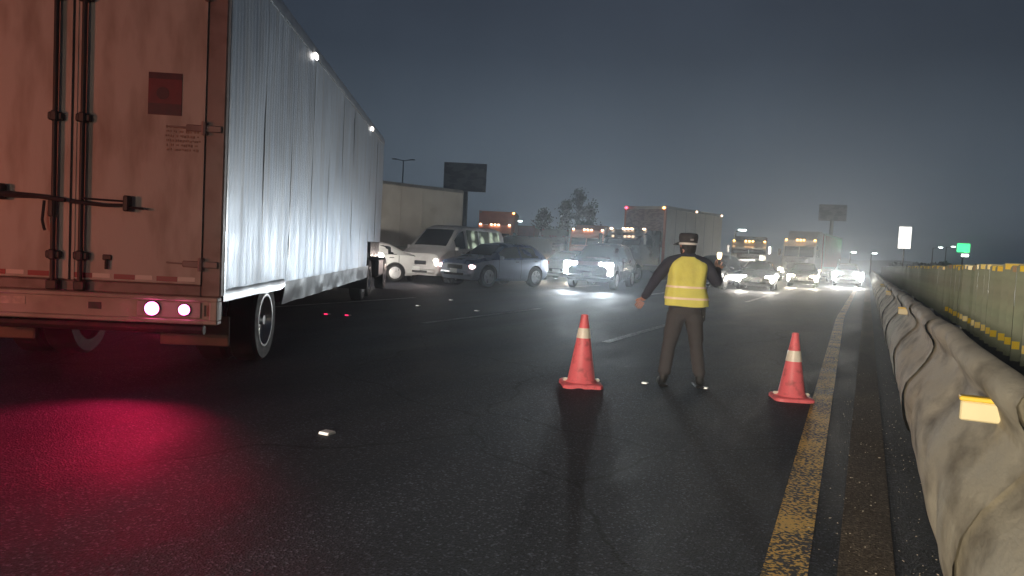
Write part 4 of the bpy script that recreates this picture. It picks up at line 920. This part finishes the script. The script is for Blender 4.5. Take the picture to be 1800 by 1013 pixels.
M['bark'] = mat('bark', (.05, .04, .03), .9, var=.3); M['foliage'] = mat('foliage', (.04, .05, .032), .9, spec=.05, var=.4, vscale=1.2)
tree('broad low tree at the left end of the dark clump', (-34.9, 80.5), 6.4, 2.4, 1.4, 1); tree('narrow pointed tree in the middle of the dark clump', (-33.41, 83.78), 7.6, 1.2, 1.4, 2)
tree('tallest tree of the dark clump, right of the pointed one', (-32.6, 86.25), 9.3, 2.2, 1.6, 3); tree('rounded tree at the right end of the dark clump', (-30.9, 85.5), 7.7, 1.8, 1.4, 4)

def billboard(label, loc, rot, w, z0, z1, px, m):
    t = thing('billboard', label, 'billboard', (loc[0], loc[1], 0), rot, None)
    b = MB(); b.box((-w / 2, -.15, z0), (w / 2, .15, z1), bev=.03); b.build('panel', m, t)
    b = MB(); b.box((-w / 2, -.2, z0 - .12), (w / 2, .2, z0 - .002)); b.box((-w / 2, -.2, z1 + .002), (w / 2, .2, z1 + .12)); b.build('frame', M['steel_dark'], t)
    b = MB(); b.tube([(px, .45, 0), (px, .45, z1 - .3)], .35, 12); b.build('pole', M['steel_dark'], t)
M['board'] = printed('board_print', (.17, .165, .17), (.05, .05, .065), .42)
billboard('dark unlit roadside billboard on a thick pole above the white trailer', (-54.43, 95.9), 27, 6.3, 9.7, 13.6, .2, M['board'])
billboard('faint small billboard in the haze above the red and white truck', (-7.08, 162.88), 5, 5.2, 10.5, 13.5, 0, M['board'])
def lamp_post(label, loc, h, head=None, arm=1.3, group='unlit and lit lamp posts far off', double=False):
    t = thing('lamp_post', label, 'street lamp', (loc[0], loc[1], 0), 25, group)
    b = MB(); b.tube([(0, 0, 0), (0, 0, h)], [.13, .07], 8)
    for sd in ((-1, 1) if double else (1,)): b.tube([(0, 0, h - .1), (sd * arm, 0, h + .1)], .05, 6)
    b.build('post', M['steel_dark'], t, 50)
    for sd in ((-1, 1) if double else (1,)):
        b = MB(); b.box((sd * arm - .35, -.14, h + .02), (sd * arm + .35, .14, h + .16), bev=.04); b.build('lamp_head', head or M['steel_dark'], t)
lamp_post('unlit double-armed lamp post above the left end of the white trailer', (-57.04, 83.57), 12.6, None, 1.2, double=True)
lw = glow('street_lamp_white', (.85, 1, .95), 14); lg = glow('street_lamp_green', (.05, .9, .25), 3)
lamp_post('lit lamp far right, above the near end of the slat fence', (10.1, 148.92), 5.4, lw); lamp_post('lit lamp far off left of the green sign', (13.12, 161.45), 6.0, lw)
lamp_post('lit lamp between the orange truck and the red box truck', (-36.0, 76.0), 3.6, lw); lamp_post('lit lamp left of the dark trees', (-34.6, 70.2), 4.3, lw)
lamp_post('lit lamp above the brightest headlights', (-2.44, 120.76), 3.4, lw, .5); lamp_post('lit lamp behind the guardrail end', (.42, 133.21), 3.6, lw, .5)
lamp_post('lit lamp at the top left of the dark bonneted truck', (-11.42, 72.13), 4.2, lw, .6)
t = thing('green_sign', 'glowing green lit sign on a pole far off at right', 'sign', (13.74, 139.58, 0), 0)
b = MB(); b.box((-.9, -.12, 4.6), (.9, .12, 6.0), bev=.05); b.build('panel', lg, t); b = MB(); b.tube([(0, 0, 0), (0, 0, 4.6)], .12, 8); b.build('post', M['steel_dark'], t)
b = MB(); b.box((-.2, -.2, 3.9), (.8, -.0, 4.3), bev=.05); b.build('lamp', lw, t)

rnd = random.Random(5); b = MB()
for i in range(9000):
    x = rnd.uniform(4, 110); yb = 165 - x * .35; hh = 2.2 + 1.5 * noise.noise(Vector((x * .09, 0, 1))) + 1.0 * noise.noise(Vector((x * .35, 0, 5)))
    q = Vector((x, yb + rnd.uniform(-3, 3), rnd.uniform(0, max(.6, hh + .6)))); u = Vector((rnd.gauss(0, 1), rnd.gauss(0, 1), rnd.gauss(0, 1))).normalized() * .45; v = u.cross(Vector((rnd.gauss(0, 1), rnd.gauss(0, 1), rnd.gauss(0, 1)))).normalized() * .3
    b.add([q - u, q + v, q + u, q - v], [(0, 1, 2, 3)])
tag(b.build('treeline', M['foliage'], smooth=None), 'low black treeline along the horizon beyond the fence', kind='stuff')
b = MB(); vs = []
for i in range(41):
    x = -260 + i * 16; h = 5 + 3 * noise.noise(Vector((i * .31, 2, 0))) + 1.6 * noise.noise(Vector((i * 1.1, 5, 0))); vs += [(x, 330, -1), (x, 345, max(1.5, h)), (x, 380, max(1.5, h)), (x, 400, -1)]
b.add(vs, [(4 * i + k, 4 * i + k + 1, 4 * i + k + 5, 4 * i + k + 4) for i in range(40) for k in range(3)]); tag(b.build('hills', M['soil'], smooth=60), kind='structure')

# ================================================================== night haze
hz = MB(); hz.box((-420, -60, -1.2), (420, 470, 17.5))
hm = bpy.data.materials.new('haze'); hm.use_nodes = True; n = hm.node_tree; n.nodes.clear()
o_ = n.nodes.new('ShaderNodeOutputMaterial'); pv = n.nodes.new('ShaderNodeVolumePrincipled'); pv.inputs['Color'].default_value = (.86, .93, 1, 1); pv.inputs['Density'].default_value = .0031; pv.inputs['Anisotropy'].default_value = .8
n.links.new(pv.outputs[0], o_.inputs['Volume'])
tag(hz.build('haze', hm, smooth=None), 'thin night haze over the road', kind='stuff')
